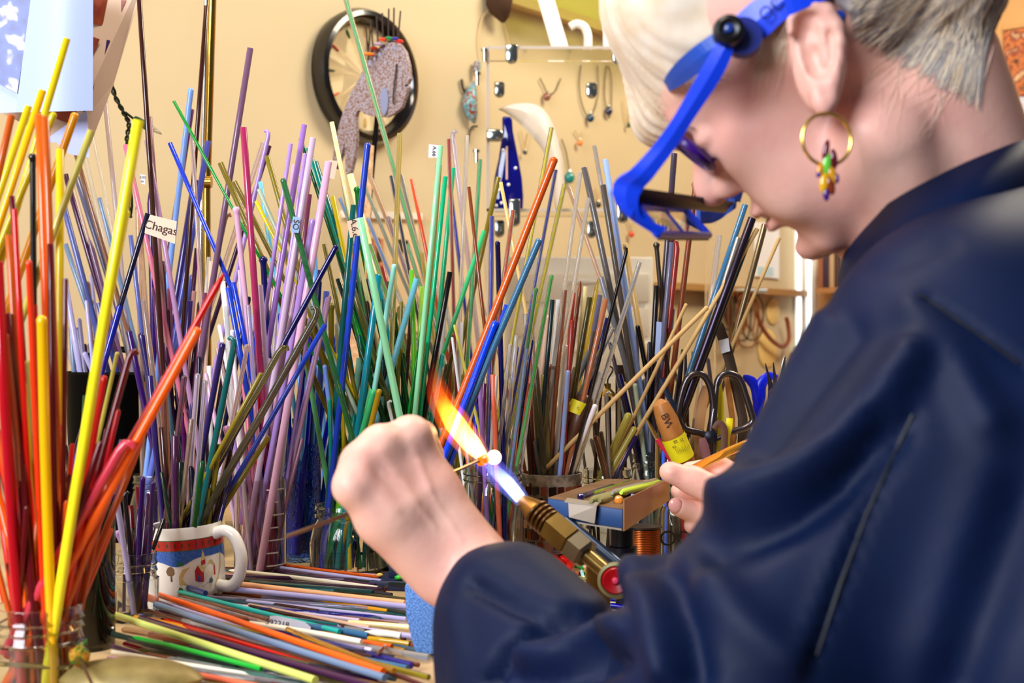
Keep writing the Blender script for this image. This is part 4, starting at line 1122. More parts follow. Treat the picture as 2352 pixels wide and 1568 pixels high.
# wall clock
cc = W(826, 180, 0.0); R = PX(152, cc.y)
ck = thing('wall_clock', cc, 'round black rimmed wall clock with small coloured hour marks', 'clock')
MB().lathe([(R*.80, 0), (R*1.0, .004), (R*1.02, .022), (R*.97, .034), (R*.90, .036), (R*.845, .030), (R*.82, .016), (R*.80, .014)], cc+WN*.001, 64, WN, close=True).build('rim', mat('glossy black plastic', (12, 9, 8), .18, coat=.4), ck)
MB().lathe([(.0002, 0), (R*.83, 0)], cc+WN*.013, 48, WN).build('dial', mat('cream dial', (244, 224, 180), .5), ck)
hc = [(196, 150, 30), (60, 130, 60), (200, 60, 70), (40, 110, 70), (210, 120, 60), (170, 60, 90), (190, 150, 40), (60, 120, 60), (210, 90, 60), (60, 90, 60), (200, 80, 90), (50, 120, 50)]
for i in range(12):
    a = i*math.pi/6; dv = WD*math.sin(a)+UP*math.cos(a); p = cc+WN*.0145+dv*R*.70
    MB().tube([p-dv*.010, p, p+dv*.006], [.0012, .0022, .0014], 6).build('hour_mark', mat('hour mark %d' % i, hc[i], .4), ck)
MB().tube([cc+WN*.017, cc+WN*.017+(WD*.30+UP*.9)*R*.55], .0022, 6).build('hour_hand', m_black, ck); MB().tube([cc+WN*.018, cc+WN*.018+(WD*.1+UP)*R*.72], .0016, 6).build('minute_hand', m_black, ck)
# fish sculpture on a rod with a crest of beads on wires
m_fish = ramp_mat('weathered steel', 420, [(.36, (112, 74, 54)), (.48, (142, 114, 100)), (.58, (172, 172, 194)), (.72, (136, 98, 78))], rough=.5, metal=.25, detail=3, bump=.15)
fd_ = 2.02; fish = thing('fish_sculpture', P(868, 640, fd_), 'flat rusty metal fish on a black stake with a crest of glass beads', 'sculpture')
fo_ = [(846, 135), (858, 118), (880, 102), (902, 96), (918, 100), (930, 118), (938, 148), (941, 180), (936, 192), (938, 200), (930, 222), (922, 246), (905, 260), (888, 268), (858, 268), (838, 262), (826, 252), (820, 255), (817, 268), (818, 320), (814, 360), (806, 392), (798, 412), (794, 396), (792, 350), (791, 326), (786, 350), (779, 372), (771, 388), (764, 366), (767, 340), (774, 310), (782, 275), (792, 245), (805, 215), (820, 188), (832, 165)]
fp = [P(x, y, fd_+(x-860)*-.00035) for x, y in fo_]
MB().prism(fp, (.004, .006, 0)).build('body', m_fish, fish, smooth=False)
m_cut = mat('dark cut line', (28, 20, 18), .6); m_blueg = mat('blue grey patina', (120, 124, 150), .45, metal=.3)
MB().tube([P(911, 147, fd_-.022), P(906, 190, fd_-.022), P(903, 222, fd_-.022), P(903, 238, fd_-.022)], .0013, 6).build('gill_line', m_cut, fish)
MB().prism([P(x, y, fd_-.0185) for x, y in [(926, 148), (929, 152), (930, 164), (926, 172), (922, 164), (923, 153)]], (0, .001, 0)).build('eye_hole', mat('eye gap', (226, 196, 140), .6), fish, smooth=False)
MB().prism([P(x, y, fd_-.014) for x, y in [(881, 200), (889, 206), (892, 225), (890, 250), (884, 264), (876, 258), (873, 235), (874, 212)]], (0, .001, 0)).build('fin_patch', m_blueg, fish, smooth=False)
MB().tube([P(930, 197, fd_-.026), P(938, 194, fd_-.028)], .0012, 6).build('mouth_line', m_cut, fish)
for x, y, r in [(849, 144, 7), (860, 135, 6), (872, 124, 6), (886, 112, 4), (907, 110, 8), (916, 112, 5)]:
    MB().prism([P(x-r*.5, y, fd_-.018), P(x, y-r, fd_-.018), P(x+r*.5, y, fd_-.018), P(x, y+r, fd_-.018)], (0, .001, 0)).build('scale_patch', m_blueg, fish, smooth=False)
MB().tube([P(867, 262, fd_+.006), P(852, 420, fd_), P(836, 640, fd_-.02), P(822, 960, fd_-.04), Vector((P(815, 1000, 1.97).x, 1.97, TABLE+.012))], .0042, 8).build('stake', m_black, fish)
MB().box(Vector((P(815, 1000, 1.97).x-.035, 1.935, TABLE)), (.07, 0, 0), (0, .07, 0), (0, 0, .014)).build('base', m_black, fish, smooth=False, bevel=.002)
for (x0, y0, x1, y1, cbx, cby, rx, col) in [(846, 121, 840, 62, 847, 124, 15, (240, 120, 30)), (857, 110, 852, 46, 859, 111, 10, (150, 30, 20)), (868, 97, 865, 36, 870, 101, 12, (170, 150, 180)), (880, 86, 878, 30, 879, 91, 10, (230, 60, 30)), (892, 82, 893, 20, 894, 88, 10, (30, 130, 70)), (904, 84, 905, 18, 907, 89, 10, (50, 50, 140)), (914, 86, 920, 25, 918, 95, 9, (220, 40, 30))]:
    c_ = P(cbx, cby, fd_-.012); rr2 = PX(rx, fd_)
    MB().lathe([(.001, -.003), (rr2*.8, -.0024), (rr2, 0), (rr2*.7, .0022), (.001, .003)], c_, 16, (.1, -.25, 1)).build('bead', mat('crest bead %s' % (col,), col, .1, coat=.4), fish)
    MB().tube([P(x0, y0+6, fd_-.012), P(x1, y1, fd_-.014)], .0013, 6).build('wire', mat('dark wire', (40, 14, 8), .4, metal=.4), fish)
# painted grey stake with rough bark behind the rods
bs = thing('bark_stake', P(850, 700, 1.86), 'slim rough tan wooden stake standing behind the green rods', 'stake')
pth = [P(853, 335, 1.9), P(843, 480, 1.88), P(832, 620, 1.85), P(815, 800, 1.80), Vector((P(806, 900, 1.76).x, 1.76, TABLE))]
MB().tube(pth, [.004, .006, .007, .008, .008], 9).build('shaft', ramp_mat('rough bark', 160, [(.35, (196, 150, 110)), (.65, (230, 190, 150))], rough=.9, bump=.6), bs)
# hanging prints at the upper left
m_pap = mat('glossy photo paper', (170, 188, 232), .45); m_papb = mat('print reverse', (226, 196, 172), .6)
m_orch = ramp_mat('blurred orchid print', 45, [(.34, (36, 54, 130)), (.5, (58, 82, 170)), (.58, (196, 190, 190)), (.7, (226, 220, 200))], detail=2, rough=.35)
def sheet(name, pts, m, lab, dd, curl=.0, sub=()):
    v = [P(x, y, dd+ddz) for x, y, ddz in pts]; o = MB().prism(v, (0, .0004, 0)).build(name, m, smooth=False, origin=v[0]); tag(o, lab, 'print', 'prints hanging at the upper corner')
    for nm, pp, mm, lift in sub: MB().prism([P(x, y, dd+z-lift) for x, y, z in pp], (0, .0002, 0)).build(nm, mm, o, smooth=False)
    return o
m_stripe1 = mat('print red brown', (120, 34, 14), .4, noise=(40, (170, 80, 40), .4)); m_stripe2 = mat('print violet', (50, 24, 90), .4)
sheet('hanging_print', [(-60, -60, 0), (330, -60, .03), (318, 0, .03), (262, 190, .03), (196, 362, .02), (150, 330, .01), (-60, 230, 0)], m_papb, 'long tilted print with brown and violet blocks hanging behind the white sheet', 1.42, sub=[
    ('brown_block', [(212, -30, .02), (250, -30, .024), (236, 60, .024), (212, 54, .02)], m_stripe1, .003), ('brown_block', [(278, 0, .028), (290, 0, .028), (264, 68, .027), (255, 66, .027)], m_stripe1, .003), ('red_block', [(212, 84, .02), (229, 90, .02), (212, 130, .02)], m_stripe1, .003),
    ('violet_block', [(245, 91, .024), (253, 93, .024), (226, 165, .022), (190, 285, .018), (184, 282, .018), (216, 165, .022)], m_stripe2, .003), ('red_block', [(96, 250, .01), (178, 252, .014), (158, 283, .013), (128, 272, .012)], m_stripe1, .003)])
sheet('hanging_print', [(92, 330, 0), (200, 252, 0), (206, 362, 0), (160, 354, 0), (128, 326, 0)], mat('bluish paper', (176, 186, 236), .5), 'bluish sheet corner hanging lowest behind the khaki rod', 1.405)
sheet('hanging_print', [(-60, -60, 0), (214, -60, .01), (213, 254, .01), (112, 250, 0), (36, 258, 0), (-60, 262, 0)], m_pap, 'large white sheet with a blue orchid photo hanging at the corner', 1.38, sub=[
    ('orchid_photo', [(-60, -60, 0), (82, -60, 0), (76, 0, 0), (39, 214, 0), (-60, 160, 0)], m_orch, .003)])
b = MB(); n = 10
v = []
for i in range(n+1):
    t = i/n; bul = math.sin(t*math.pi)
    v += [P(78+(214-78)*t, -60, 1.372-.012*bul), P(36+(213-36)*t, 258-4*t, 1.372-.006*bul)]
b.add(v, [[2*i, 2*i+1, 2*i+3, 2*i+2] for i in range(n)]); o = b.build('hanging_print', m_pap, origin=v[0]); tag(o, 'curled blank white sheet nearest in the hanging prints', 'print', 'prints hanging at the upper corner')
hk = thing('print_line', P(120, -90, 1.4), 'thin line the prints hang from above the frame', 'line'); MB().tube([W(-260, -75, .0), P(-60, -58, 1.40), P(330, -58, 1.42), W(460, -80, 0)], .0015, 6).build('cord', m_black, hk)
# string of christmas lights
m_cable = mat('dark green cable', (16, 40, 20), .45); cl = thing('string_lights', W(255, 190, .0), 'twisted dark green string light with one clear bulb by the prints', 'light string')
base_path = spline([P(250, 160, 1.50), P(262, 215, 1.50), P(282, 255, 1.50), P(296, 285, 1.50), P(292, 320, 1.50), P(298, 360, 1.50), P(300, 500, 1.52)], 8)
for ph in (0, math.pi):
    MB().tube([p+Vector((math.cos(i*.9+ph)*.0018, math.sin(i*.9+ph)*.0018, 0)) for i, p in enumerate(base_path)], .0015, 6).build('cable', m_cable, cl)
MB().tube([P(288, 258, 1.498), P(306, 272, 1.497), P(318, 280, 1.496)], .0014, 6).build('lead', m_cable, cl)
MB().lathe([(.004, 0), (.0045, .003), (.0045, .014), (.0055, .0145), (.0055, .018), (.004, .018)], P(310, 274, 1.496), 14, P(343, 291, 1.49)-P(310, 274, 1.496)).build('socket', mat('green socket', (14, 74, 52), .35), cl)
MB().lathe([(.0034, 0), (.0034, .004), (.0024, .011), (.0008, .0165), (.0002, .017)], P(344, 291, 1.49), 12, P(372, 309, 1.488)-P(343, 291, 1.49)).build('bulb', mat('faceted clear bulb', (244, 236, 214), .05, trans=.7, bump=(500, .6, 'voronoi')), cl)
# brass stand pole and its rod
pl = thing('brass_pole', Vector((P(478, 1000, 1.62).x, 1.62, TABLE)), 'tall brass and chrome stand pole rising behind the purple rods', 'pole')
ft = Vector((P(478, 1000, 1.62).x, 1.62, TABLE)); MB().lathe([(.045, 0), (.045, .006), (.02, .010), (.008, .012)], ft, 28).build('base', m_br2, pl)
MB().tube([ft+Vector((0, 0, .01)), P(474, 440, 1.62), P(489, -60, 1.62)], .0052, 14).build('pole', mat('brass tube', (176, 140, 60), .2, metal=1), pl)
MB().tube([ft+Vector((-.012, 0, .01)), P(464, 440, 1.62), P(476, -60, 1.62)], .0036, 12).build('chrome_rod', mat('chrome', (226, 226, 226), .12, metal=1), pl)
MB().tube([P(470, 418, 1.615), P(486, 418, 1.615)], .0075, 12).build('collar', mat('brass tube', (176, 140, 60), .2, metal=1), pl)

# ------------------------------------------------------------------ acrylic display rack with chrome clips
m_acr = mat('clear acrylic', (250, 248, 244), .02, trans=1.0, ior=1.12); m_chr = mat('chrome clip', (176, 182, 178), .12, metal=1); m_edge = mat('frosted acrylic edge', (232, 222, 212), .3, trans=.5, ior=1.2)
rk = thing('acrylic_rack', Vector((P(1290, 600, 2.2).x, 2.2, TABLE)), 'clear acrylic display case with chrome corner clips behind the rods', 'display case')
x0, x1 = P(1118, 0, 2.2).x, P(1640, 0, 2.2).x; zt, zm = P(0, 112, 2.2).z, P(0, 485, 2.2).z; y0, y1 = 2.2, 2.30
th = .004
def pane(nm, o_, a, b_, c_): MB().box(o_, a, b_, c_).build(nm, m_acr, rk, smooth=False)
pane('top_panel', (x0, y0, zt), (x1-x0, 0, 0), (0, y1-y0, 0), (0, 0, th)); pane('shelf_panel', (x0, y0, zm), (x1-x0, 0, 0), (0, y1-y0, 0), (0, 0, th)); pane('side_panel', (x0, y0, TABLE-.02), (th, 0, 0), (0, y1-y0, 0), (0, 0, zt-TABLE+.02)); pane('side_panel', (x1, y0, TABLE-.02), (th, 0, 0), (0, y1-y0, 0), (0, 0, zt-TABLE+.02)); pane('back_panel', (x0, y1, TABLE-.02), (x1-x0, 0, 0), (0, th, 0), (0, 0, zt-TABLE+.02))
for z in (zt, zm): MB().box((x0, y0-.0012, z-.0005), (x1-x0, 0, 0), (0, .001, 0), (0, 0, th+.001)).build('polished_edge', m_edge, rk, smooth=False)
MB().box((x0-.0005, y0-.0012, TABLE-.02), (th+.001, 0, 0), (0, .001, 0), (0, 0, zt-TABLE+.02)).build('polished_edge', m_edge, rk, smooth=False)
for lx in (x0+.01, x1-.02): MB().box((lx, y0+.01, 0), (.02, 0, 0), (0, y1-y0-.02, 0), (0, 0, TABLE-.02)).build('leg', m_trim, rk, smooth=False)
MB().box((x0, y0, TABLE-.03), (x1-x0, 0, 0), (0, y1-y0, 0), (0, 0, .01)).build('base_panel', m_trim, rk, smooth=False)
def clip(px, py, dd, wpx, hpx, horiz=False):
    c_ = P(px, py, dd); ww, hh = PX(wpx/2, dd), PX(hpx/2, dd); pts = []
    if not horiz: pts = [(-ww, hh), (ww, hh)]+[(math.cos(a)*ww, -hh+ww+math.sin(a)*ww) for a in np.linspace(0, -math.pi, 9)]
    else: pts = [(-hh, ww), (-hh, -ww)]+[(hh-ww+math.cos(a)*ww, math.sin(a)*ww) for a in np.linspace(-math.pi/2, math.pi/2, 9)]
    v = [c_+Vector((x, 0, z)) for x, z in pts]
    MB().prism(v, (0, .012, 0)).build('chrome_clip', m_chr, rk, smooth=False, bevel=.0025)
clip(1175, 123, 2.19, 28, 44); clip(1420, 127, 2.19, 28, 42); clip(1147, 205, 2.29, 24, 36); clip(1359, 207, 2.29, 26, 36); clip(1137, 310, 2.19, 28, 40, True); clip(1182, 488, 2.17, 26, 64); clip(1430, 485, 2.17, 26, 54); clip(1147, 525, 2.28, 24, 40); clip(1359, 527, 2.28, 22, 40)
for px, py in [(1113, 128), (1096, 182), (1094, 360)]:
    MB().tube([P(px, py-14, 2.19), P(px, py+14, 2.19)], .0035, 10).build('screw_pin', m_chr, rk); MB().tube([P(px, py-16, 2.19), P(px, py-10, 2.19)], .006, 10).build('screw_head', m_chr, rk)
# slumped blue bottle, milky curved blade
m_bot = mat('cobalt bottle glass', (14, 16, 140), .04, trans=.55, ior=1.45)
bt = thing('slumped_bottle', P(1168, 482, 2.235), 'flattened cobalt blue glass bottle standing in the acrylic case', 'bottle')
bo = [(1153, 266), (1176, 268), (1178, 300), (1184, 330), (1192, 370), (1199, 410), (1202, 450), (1201, 482), (1128, 482), (1130, 450), (1136, 405), (1145, 365), (1150, 330), (1154, 300)]
MB().prism([P(x, y, 2.235) for x, y in bo], (0, .012, 0)).build('body', m_bot, bt, smooth=False, bevel=.004)
for x, y, r in [(1156, 345, 4), (1184, 386, 4), (1168, 424, 4), (1146, 437, 4), (1152, 466, 4), (1140, 472, 4)]: MB().ball(P(x, y, 2.234), PX(r, 2.234), 10).build('white_dot', mat('white enamel dot', (240, 244, 250), .2), bt)
MB().tube([P(1164, 336, 2.2335), P(1164, 412, 2.2335)], .0018, 8).build('pale_streak', mat('pale enamel', (226, 190, 170), .3), bt)
m_milk = mat('milky plastic', (250, 244, 238), .2, trans=.55, ior=1.2)
bl = thing('milky_blade', P(1290, 482, 2.19), 'curved milky white plastic blade hanging over the blue bottle', 'ornament')
ou = spline([P(x, y, 2.17) for x, y in [(1146, 250), (1180, 238), (1230, 240), (1262, 268), (1282, 320), (1294, 380), (1297, 440), (1290, 482)]], 5); inn = spline([P(x, y, 2.17) for x, y in [(1146, 252), (1165, 262), (1190, 282), (1225, 318), (1250, 352), (1266, 400), (1272, 450), (1276, 482)]], 5)
b = MB(); v = []
for a, c_ in zip(ou, inn): v += [a, (a+c_)/2+Vector((0, -.008, 0)), c_]
n = len(ou); b.add(v, [[3*i+k, 3*i+k+1, 3*i+4+k, 3*i+3+k] for i in range(n-1) for k in (0, 1)]); ob = b.build('blade', m_milk, bl)
so = ob.modifiers.new('thickness', 'SOLIDIFY'); so.thickness = .0025
# white curved shelf arms and ledge of the wall shelf, glass shelf above
shelf = thing('glass_shelf', W(1300, 60, 0), 'greenish glass wall shelf on white curved brackets at the top', 'shelf')
m_gg = mat('green shelf glass', (232, 240, 150), .4, trans=.95, ior=1.15)
q1, q2 = W(1150, -90, 0), W(1640, 150, 0); zsh = W(1430, 75, 0).z
a_ = Vector((q1.x, q1.y, zsh)); L_ = (Vector((q2.x, q2.y, zsh))-a_)
MB().box(a_, L_, WN*.16, (0, 0, .006)).build('glass_panel', m_gg, shelf, smooth=False)
MB().box(a_+Vector((0, 0, -.022)), L_, WN*.03, (0, 0, .021)).build('wall_rail', mat('cream shelf rail', (226, 200, 150), .6), shelf, smooth=False)
MB().box(P(1225, -40, 2.45), P(1262, -40, 2.45)-P(1225, -40, 2.45), (0, .012, 0), P(1285, 108, 2.4)-P(1242, -40, 2.45)).build('bracket', m_trim, shelf, smooth=False)
MB().box(P(1385, -40, 2.46), P(1400, -40, 2.46)-P(1385, -40, 2.46), (0, .012, 0), P(1386, 110, 2.46)-P(1385, -40, 2.46)).build('bracket', m_trim, shelf, smooth=False)
MB().tube(spline([P(1310, 62, 2.43), P(1325, 55, 2.43), P(1342, 62, 2.43), P(1350, 82, 2.43), P(1350, 112, 2.43)], 5), .008, 10).build('hook_bracket', m_trim, shelf)
def disc(px, py, dd, rp, rgb, ctr, lab):
    c_ = P(px, py, dd); t_ = thing('earring', c_, lab, 'earring'); r = PX(rp, dd)
    MB().lathe([(.001, -.002), (r, -.001), (r, .001), (r*.35, .002), (.001, .002)], c_, 20, (-.35, -1, .05)).build('disc', mat('disc %s' % (rgb,), rgb, .15, noise=(220, (150, 160, 240), .3)), t_); MB().ball(c_+Vector((-.001, -.003, 0)), r*.28, 10).build('centre', mat('disc centre', ctr, .2), t_)
    MB().tube([c_+Vector((0, 0, r)), c_+Vector((.003, .004, r+.03))], .0008, 6).build('ear_wire', m_chr, t_)
disc(1410, 36, 2.44, 14, (40, 46, 170), (10, 10, 60), 'blue disc earring, lower of the pair under the glass shelf'); disc(1435, 22, 2.44, 14, (40, 46, 170), (10, 10, 60), 'blue disc earring, upper of the pair under the glass shelf'); disc(1488, 24, 2.43, 19, (190, 130, 40), (70, 50, 20), 'amber disc ornament beside the blue earrings')
# beaded snake necklace, brown felt piece, pendants on cords hung on the wall
def wallhang(name, lab, cat, off=.004): return thing(name, W(1250, 240, 0), lab, cat)
m_cord = mat('dark cord', (66, 52, 34), .6); m_cordl = mat('tan cord', (196, 168, 116), .6)
def cord(parts, th, pts, m=None, nm='cord', off=.006): MB().tube(spline([W(x, y, off) for x, y in pts], 6), th, 6).build(nm, m or m_cord, parts)
bn = wallhang('beaded_ornament', 'turquoise and rust beaded fish ornament hanging left of the acrylic case', 'ornament')
m_bds = ramp_mat('seed beads', 300, [(.4, (96, 170, 180)), (.5, (150, 200, 204)), (.6, (150, 60, 40))], 'voronoi', .3, bump=.8)
MB().tube([W(x, y, .012) for x, y in [(1097, 143), (1095, 155), (1094, 175)]], [.007, .008, .004], 10).build('head', m_bds, bn)
MB().tube([W(x, y, .014) for x, y in [(1088, 188), (1082, 215), (1078, 240), (1084, 265), (1090, 282)]], [.003, .012, .016, .012, .003], 12).build('body', m_bds, bn)
cord(bn, .003, [(1060, 182), (1064, 205), (1074, 212), (1086, 204), (1090, 190)], None, 'hook'); cord(bn, .0022, [(1096, 290), (1084, 292), (1078, 310), (1076, 328)], None, 'hook')
br = wallhang('brown_ornament', 'shaggy dark brown felt ornament hanging near the glass shelf', 'ornament')
MB().tube([W(x, y, .03) for x, y in [(1146, -20), (1147, 6), (1150, 24), (1156, 42), (1156, 52)]], [.030, .032, .026, .014, .004], 10, flat=(WD, .6)).build('tuft', mat('brown felt', (66, 40, 20), .9, bump=(140, .9)), br)
cord(br, .0014, [(1128, 20), (1108, 40), (1100, 90), (1106, 140)], m_cordl); cord(br, .0014, [(1158, 50), (1168, 90), (1172, 110)], m_cordl)
for lab, cpts, (px, py), rp, rgb, m in [
    ('round rose pendant on a short dark cord on the wall', [(1240, 180), (1250, 200), (1258, 216), (1275, 210), (1288, 180)], (1256, 222), 9, (130, 76, 60), m_cord),
    ('teal black pendant on a long dark cord on the wall', [(1334, 150), (1330, 200), (1338, 245), (1352, 268), (1366, 250), (1374, 210), (1372, 150)], (1356, 271), 9, (20, 56, 80), m_cord),
    ('cluster pendant of blue stones on a double cord on the wall', [(1392, 150), (1388, 210), (1392, 250), (1400, 270), (1404, 240), (1404, 180), (1396, 150)], (1398, 255), 9, (40, 44, 70), m_cord),
    ('small green pendant on a thin cord near her hair', [(1430, 230), (1436, 270), (1444, 286), (1448, 240)], (1444, 288), 5, (40, 70, 40), m_cordl),
    ('tiny black pendant under the milky blade', [(1196, 300), (1202, 330), (1206, 345), (1212, 320), (1216, 300)], (1206, 350), 5, (30, 30, 24), m_cordl),
    ('amber and red charm on a clear card', [(1320, 300), (1328, 312), (1336, 322), (1340, 300)], (1332, 328), 7, (226, 130, 50), m_cordl),
    ('red orange charm under the magnifier', [(1440, 500), (1446, 520), (1450, 530), (1454, 510)], (1450, 538), 7, (214, 80, 30), m_cordl),
    ('black charm hanging in the gap beside the grey rods', [(1368, 430), (1370, 450), (1374, 462), (1376, 440)], (1374, 470), 7, (40, 44, 34), m_cordl),
    ('green ring charm on a thin brown cord by the blade', [(1290, 320), (1300, 350), (1306, 385), (1307, 395)], (1308, 408), 12, (20, 130, 130), m_cord)]:
    t_ = wallhang('pendant_necklace', lab, 'necklace'); MB().tube(spline([W(x, y, .006) for x, y in cpts], 5), .0013, 6).build('cord', m, t_)
    c_ = W(px, py, .012); r = PX(rp, c_.y); MB().ball(c_, r, 12, (1, .6, 1.1)).build('pendant', mat('pendant %s' % (rgb,), rgb, .15, coat=.3), t_); MB().ball(c_+UP*r*1.2, r*.4, 8).build('bail', m_chr, t_)
cd = wallhang('cord_coil', 'thin green and black coiled cords hanging low beside the wall outlet', 'cord')
for x in (1098, 1118): cord(cd, .0012, [(x, 560), (x+4, 640), (x+12, 700), (x+22, 740), (x+10, 770)], m_cord)
# framed wall panel behind the green rods, white cabinet drawers
fr = thing('small_poster', W(870, 520, 0), 'small framed print with dark flecks on the wall behind the green rods', 'picture')
v = [W(780, 490, .004), W(960, 500, .004), W(968, 760, .004), W(790, 790, .004)]
MB().prism(v, WN*-.004+Vector((0, 0, 0))).build('backing', mat('cream mount', (236, 208, 164), .7), fr, smooth=False)
MB().prism([W(806, 545, .006), W(880, 548, .006), W(884, 640, .006), W(810, 655, .006)], WN*-.002).build('print', ramp_mat('warm flecked print', 60, [(.38, (226, 170, 120)), (.5, (206, 120, 90)), (.58, (120, 80, 50)), (.7, (230, 190, 140))], rough=.6), fr, smooth=False)
MB().prism([W(864, 546, .0065), W(872, 546, .0065), W(878, 600, .0065), W(866, 605, .0065)], WN*-.002).build('dark_bar', mat('dark olive print', (60, 50, 20), .6), fr, smooth=False); MB().prism([W(905, 548, .0065), W(938, 552, .0065), W(938, 580, .0065), W(905, 575, .0065)], WN*-.002).build('dark_bar', mat('dark olive print', (60, 50, 20), .6), fr, smooth=False)
MB().box(W(782, 500, .0), W(960, 505, 0)-W(782, 500, 0), WN*.012, (0, 0, .012)).build('ledge', m_trim, fr, smooth=False)
cb = thing('white_drawers', Vector((P(1330, 900, 2.36).x, 2.36, 0)), 'white drawer cabinet behind the acrylic case', 'cabinet')
cx0 = P(1160, 0, 2.36).x; cx1 = P(1500, 0, 2.36).x; zc = P(0, 590, 2.36).z
MB().box((cx0, 2.36, 0), (cx1-cx0, 0, 0), (0, .12, 0), (0, 0, zc)).build('body', m_trim, cb, smooth=False, bevel=.003)
for k in range(5):
    z = zc-.02-(k+1)*.062
    MB().box((cx0+.008, 2.352, z), (cx1-cx0-.016, 0, 0), (0, .008, 0), (0, 0, .052)).build('drawer', mat('white drawer', (236, 226, 208), .5), cb, smooth=False, bevel=.002); MB().box(((cx0+cx1)/2-.03, 2.344, z+.034), (.06, 0, 0), (0, .008, 0), (0, 0, .006)).build('drawer_pull', m_trim, cb, smooth=False, bevel=.001)
# far right of the wall: pegboard jewellery, window, cords
pb = thing('display_card', W(1760, 560, .0), 'white price card hanging on the wall under her chin', 'card')
MB().prism([W(1735, 510, .006), W(1790, 512, .006), W(1790, 640, .006), W(1735, 634, .006)], WN*-.004).build('card', mat('white card', (244, 246, 250), .5), pb, smooth=False); MB().prism([W(1740, 612, .007), W(1776, 614, .007), W(1776, 634, .007), W(1740, 630, .007)], WN*-.002).build('blue_print', mat('pale blue print', (190, 222, 236), .5), pb, smooth=False)
ls2 = struct(MB().box(Vector((W(1500, 664, 0).x, W(1500, 664, 0).y, W(1500, 664, 0).z)), Vector((W(1830, 664, 0).x-W(1500, 664, 0).x, W(1830, 664, 0).y-W(1500, 664, 0).y, 0)), WN*.04, (0, 0, .016)).build('trim_1', mat('brown rail', (170, 128, 76), .5), smooth=False))
hc_ = thing('cord_bundle', W(1690, 700, 0), 'bundle of dark looped necklace cords hanging by the tools', 'cords')
rn = random.Random(4)
for i in range(18):
    x = 1668+rn.random()*70; w_ = 10+rn.random()*34; yb_ = 740+rn.random()*60; of = .02+rn.random()*.05; c3 = rn.choice([m_cord, mat('black cord', (30, 24, 16), .5), mat('rust cord', (120, 60, 24), .5), mat('olive cord', (100, 84, 40), .5)])
    MB().tube(spline([W(x, 668, of), W(x-w_*.6, 700, of), W(x-w_*.5, yb_-14, of), W(x+2, yb_, of), W(x+w_*.5, yb_-16, of), W(x+w_*.6, 700, of), W(x+3, 668, of)], 4), .0022, 5).build('cord', c3, hc_)
MB().tube([W(1650, 668, .05), W(1760, 668, .05)], .005, 8).build('peg_bar', m_chr, hc_)
for i, (x, y, r) in enumerate([(1782, 715, 30), (1770, 800, 44)]):
    c_ = W(x, y, .012); o = MB().lathe([(.0005, .004), (PX(r, c_.y)*.9, .004), (PX(r, c_.y), .002), (PX(r, c_.y), 0)], c_-WN*.010, 28, WN).build('bust_disc', mat('cream velvet', (240, 206, 130), .8), origin=c_); tag(o, ['smaller oval cream display pad on the wall by the copper necklace', 'larger cream display pad low on the wall near the blue shears'][i], 'display pad')
cn = thing('copper_necklace', W(1780, 760, .0), 'rust copper bead necklace draped by the cream pads', 'necklace'); MB().tube(spline([W(x, y, .03) for x, y in [(1738, 715), (1750, 750), (1772, 780), (1798, 796), (1812, 780), (1810, 745), (1806, 730)]], 6), .006, 8).build('bead_strand', mat('copper beads', (150, 70, 30), .3, metal=.3, bump=(260, 1, 'voronoi')), cn)
# window in the back wall
def B_(px, py, off=0.0):
    r = Vector(((px-CX)/F_PX, 1, -(py-CY)/F_PX)); o = Vector((0, 0, CAM_Z)); nb = -WD; t = (corner+nb*off-o).dot(nb)/r.dot(nb); return o+r*t
m_sky = mat('bright window light', (240, 248, 255), .5, emis=((236, 246, 255), 1.6))
wd = thing('window_1', B_(1845, 650, 0), 'tall bright window by the corner', 'window'); wd['kind'] = 'structure'; del wd['category']; del wd['label']
zb, zt_ = B_(1846, 795).z, B_(1846, 470).z; wa, wb_ = B_(1828, 600), B_(1874, 600); wa.z = wb_.z = zb
MB().prism([wa-WD*.004, wb_-WD*.004, wb_-WD*.004+UP*(zt_-zb), wa-WD*.004+UP*(zt_-zb)], WD*.003).build('pane', m_sky, wd, smooth=False)
for p_ in (wa, (wa+wb_)/2, wb_): MB().box(p_-WD*.014-WN*.006, WN*.012, WD*.010, UP*(zt_-zb)).build('window_frame', m_trim, wd, smooth=False)
MB().box(wa-WD*.03-WN*.02, wb_-wa+WN*.04, WD*.03, UP*-.02).build('window_sill', m_trim, wd, smooth=False)
sw = thing('wall_shelf', B_(1905, 668, 0), 'tan wooden wall shelf with books beside the window', 'shelf')
pa, pb_ = B_(1912, 664), B_(2010, 664); pb_.z = pa.z
MB().box(pa-WD*.10, pb_-pa, WD*.10, UP*-.014).build('shelf_board', mat('tan board', (176, 120, 70), .5), sw, smooth=False)
cols_b = [((150, 90, 60), 'brown'), ((60, 40, 60), 'plum'), ((196, 160, 120), 'tan'), ((80, 50, 36), 'dark brown'), ((120, 100, 110), 'grey'), ((60, 40, 40), 'maroon')]
for i, (rgb, nm) in enumerate(cols_b):
    p_ = pa+(pb_-pa)*(.02+i*.13); hgt = .10+.02*((i*7) % 3); o = MB().box(p_-WD*.09+UP*.0003, (pb_-pa)*.11, WD*.07, UP*hgt).build('book', mat('book %s' % nm, rgb, .6), smooth=False, origin=p_, bevel=.002); tag(o, '%s spined book on the wall shelf beside the window' % nm, 'book', 'books on the wall shelf')
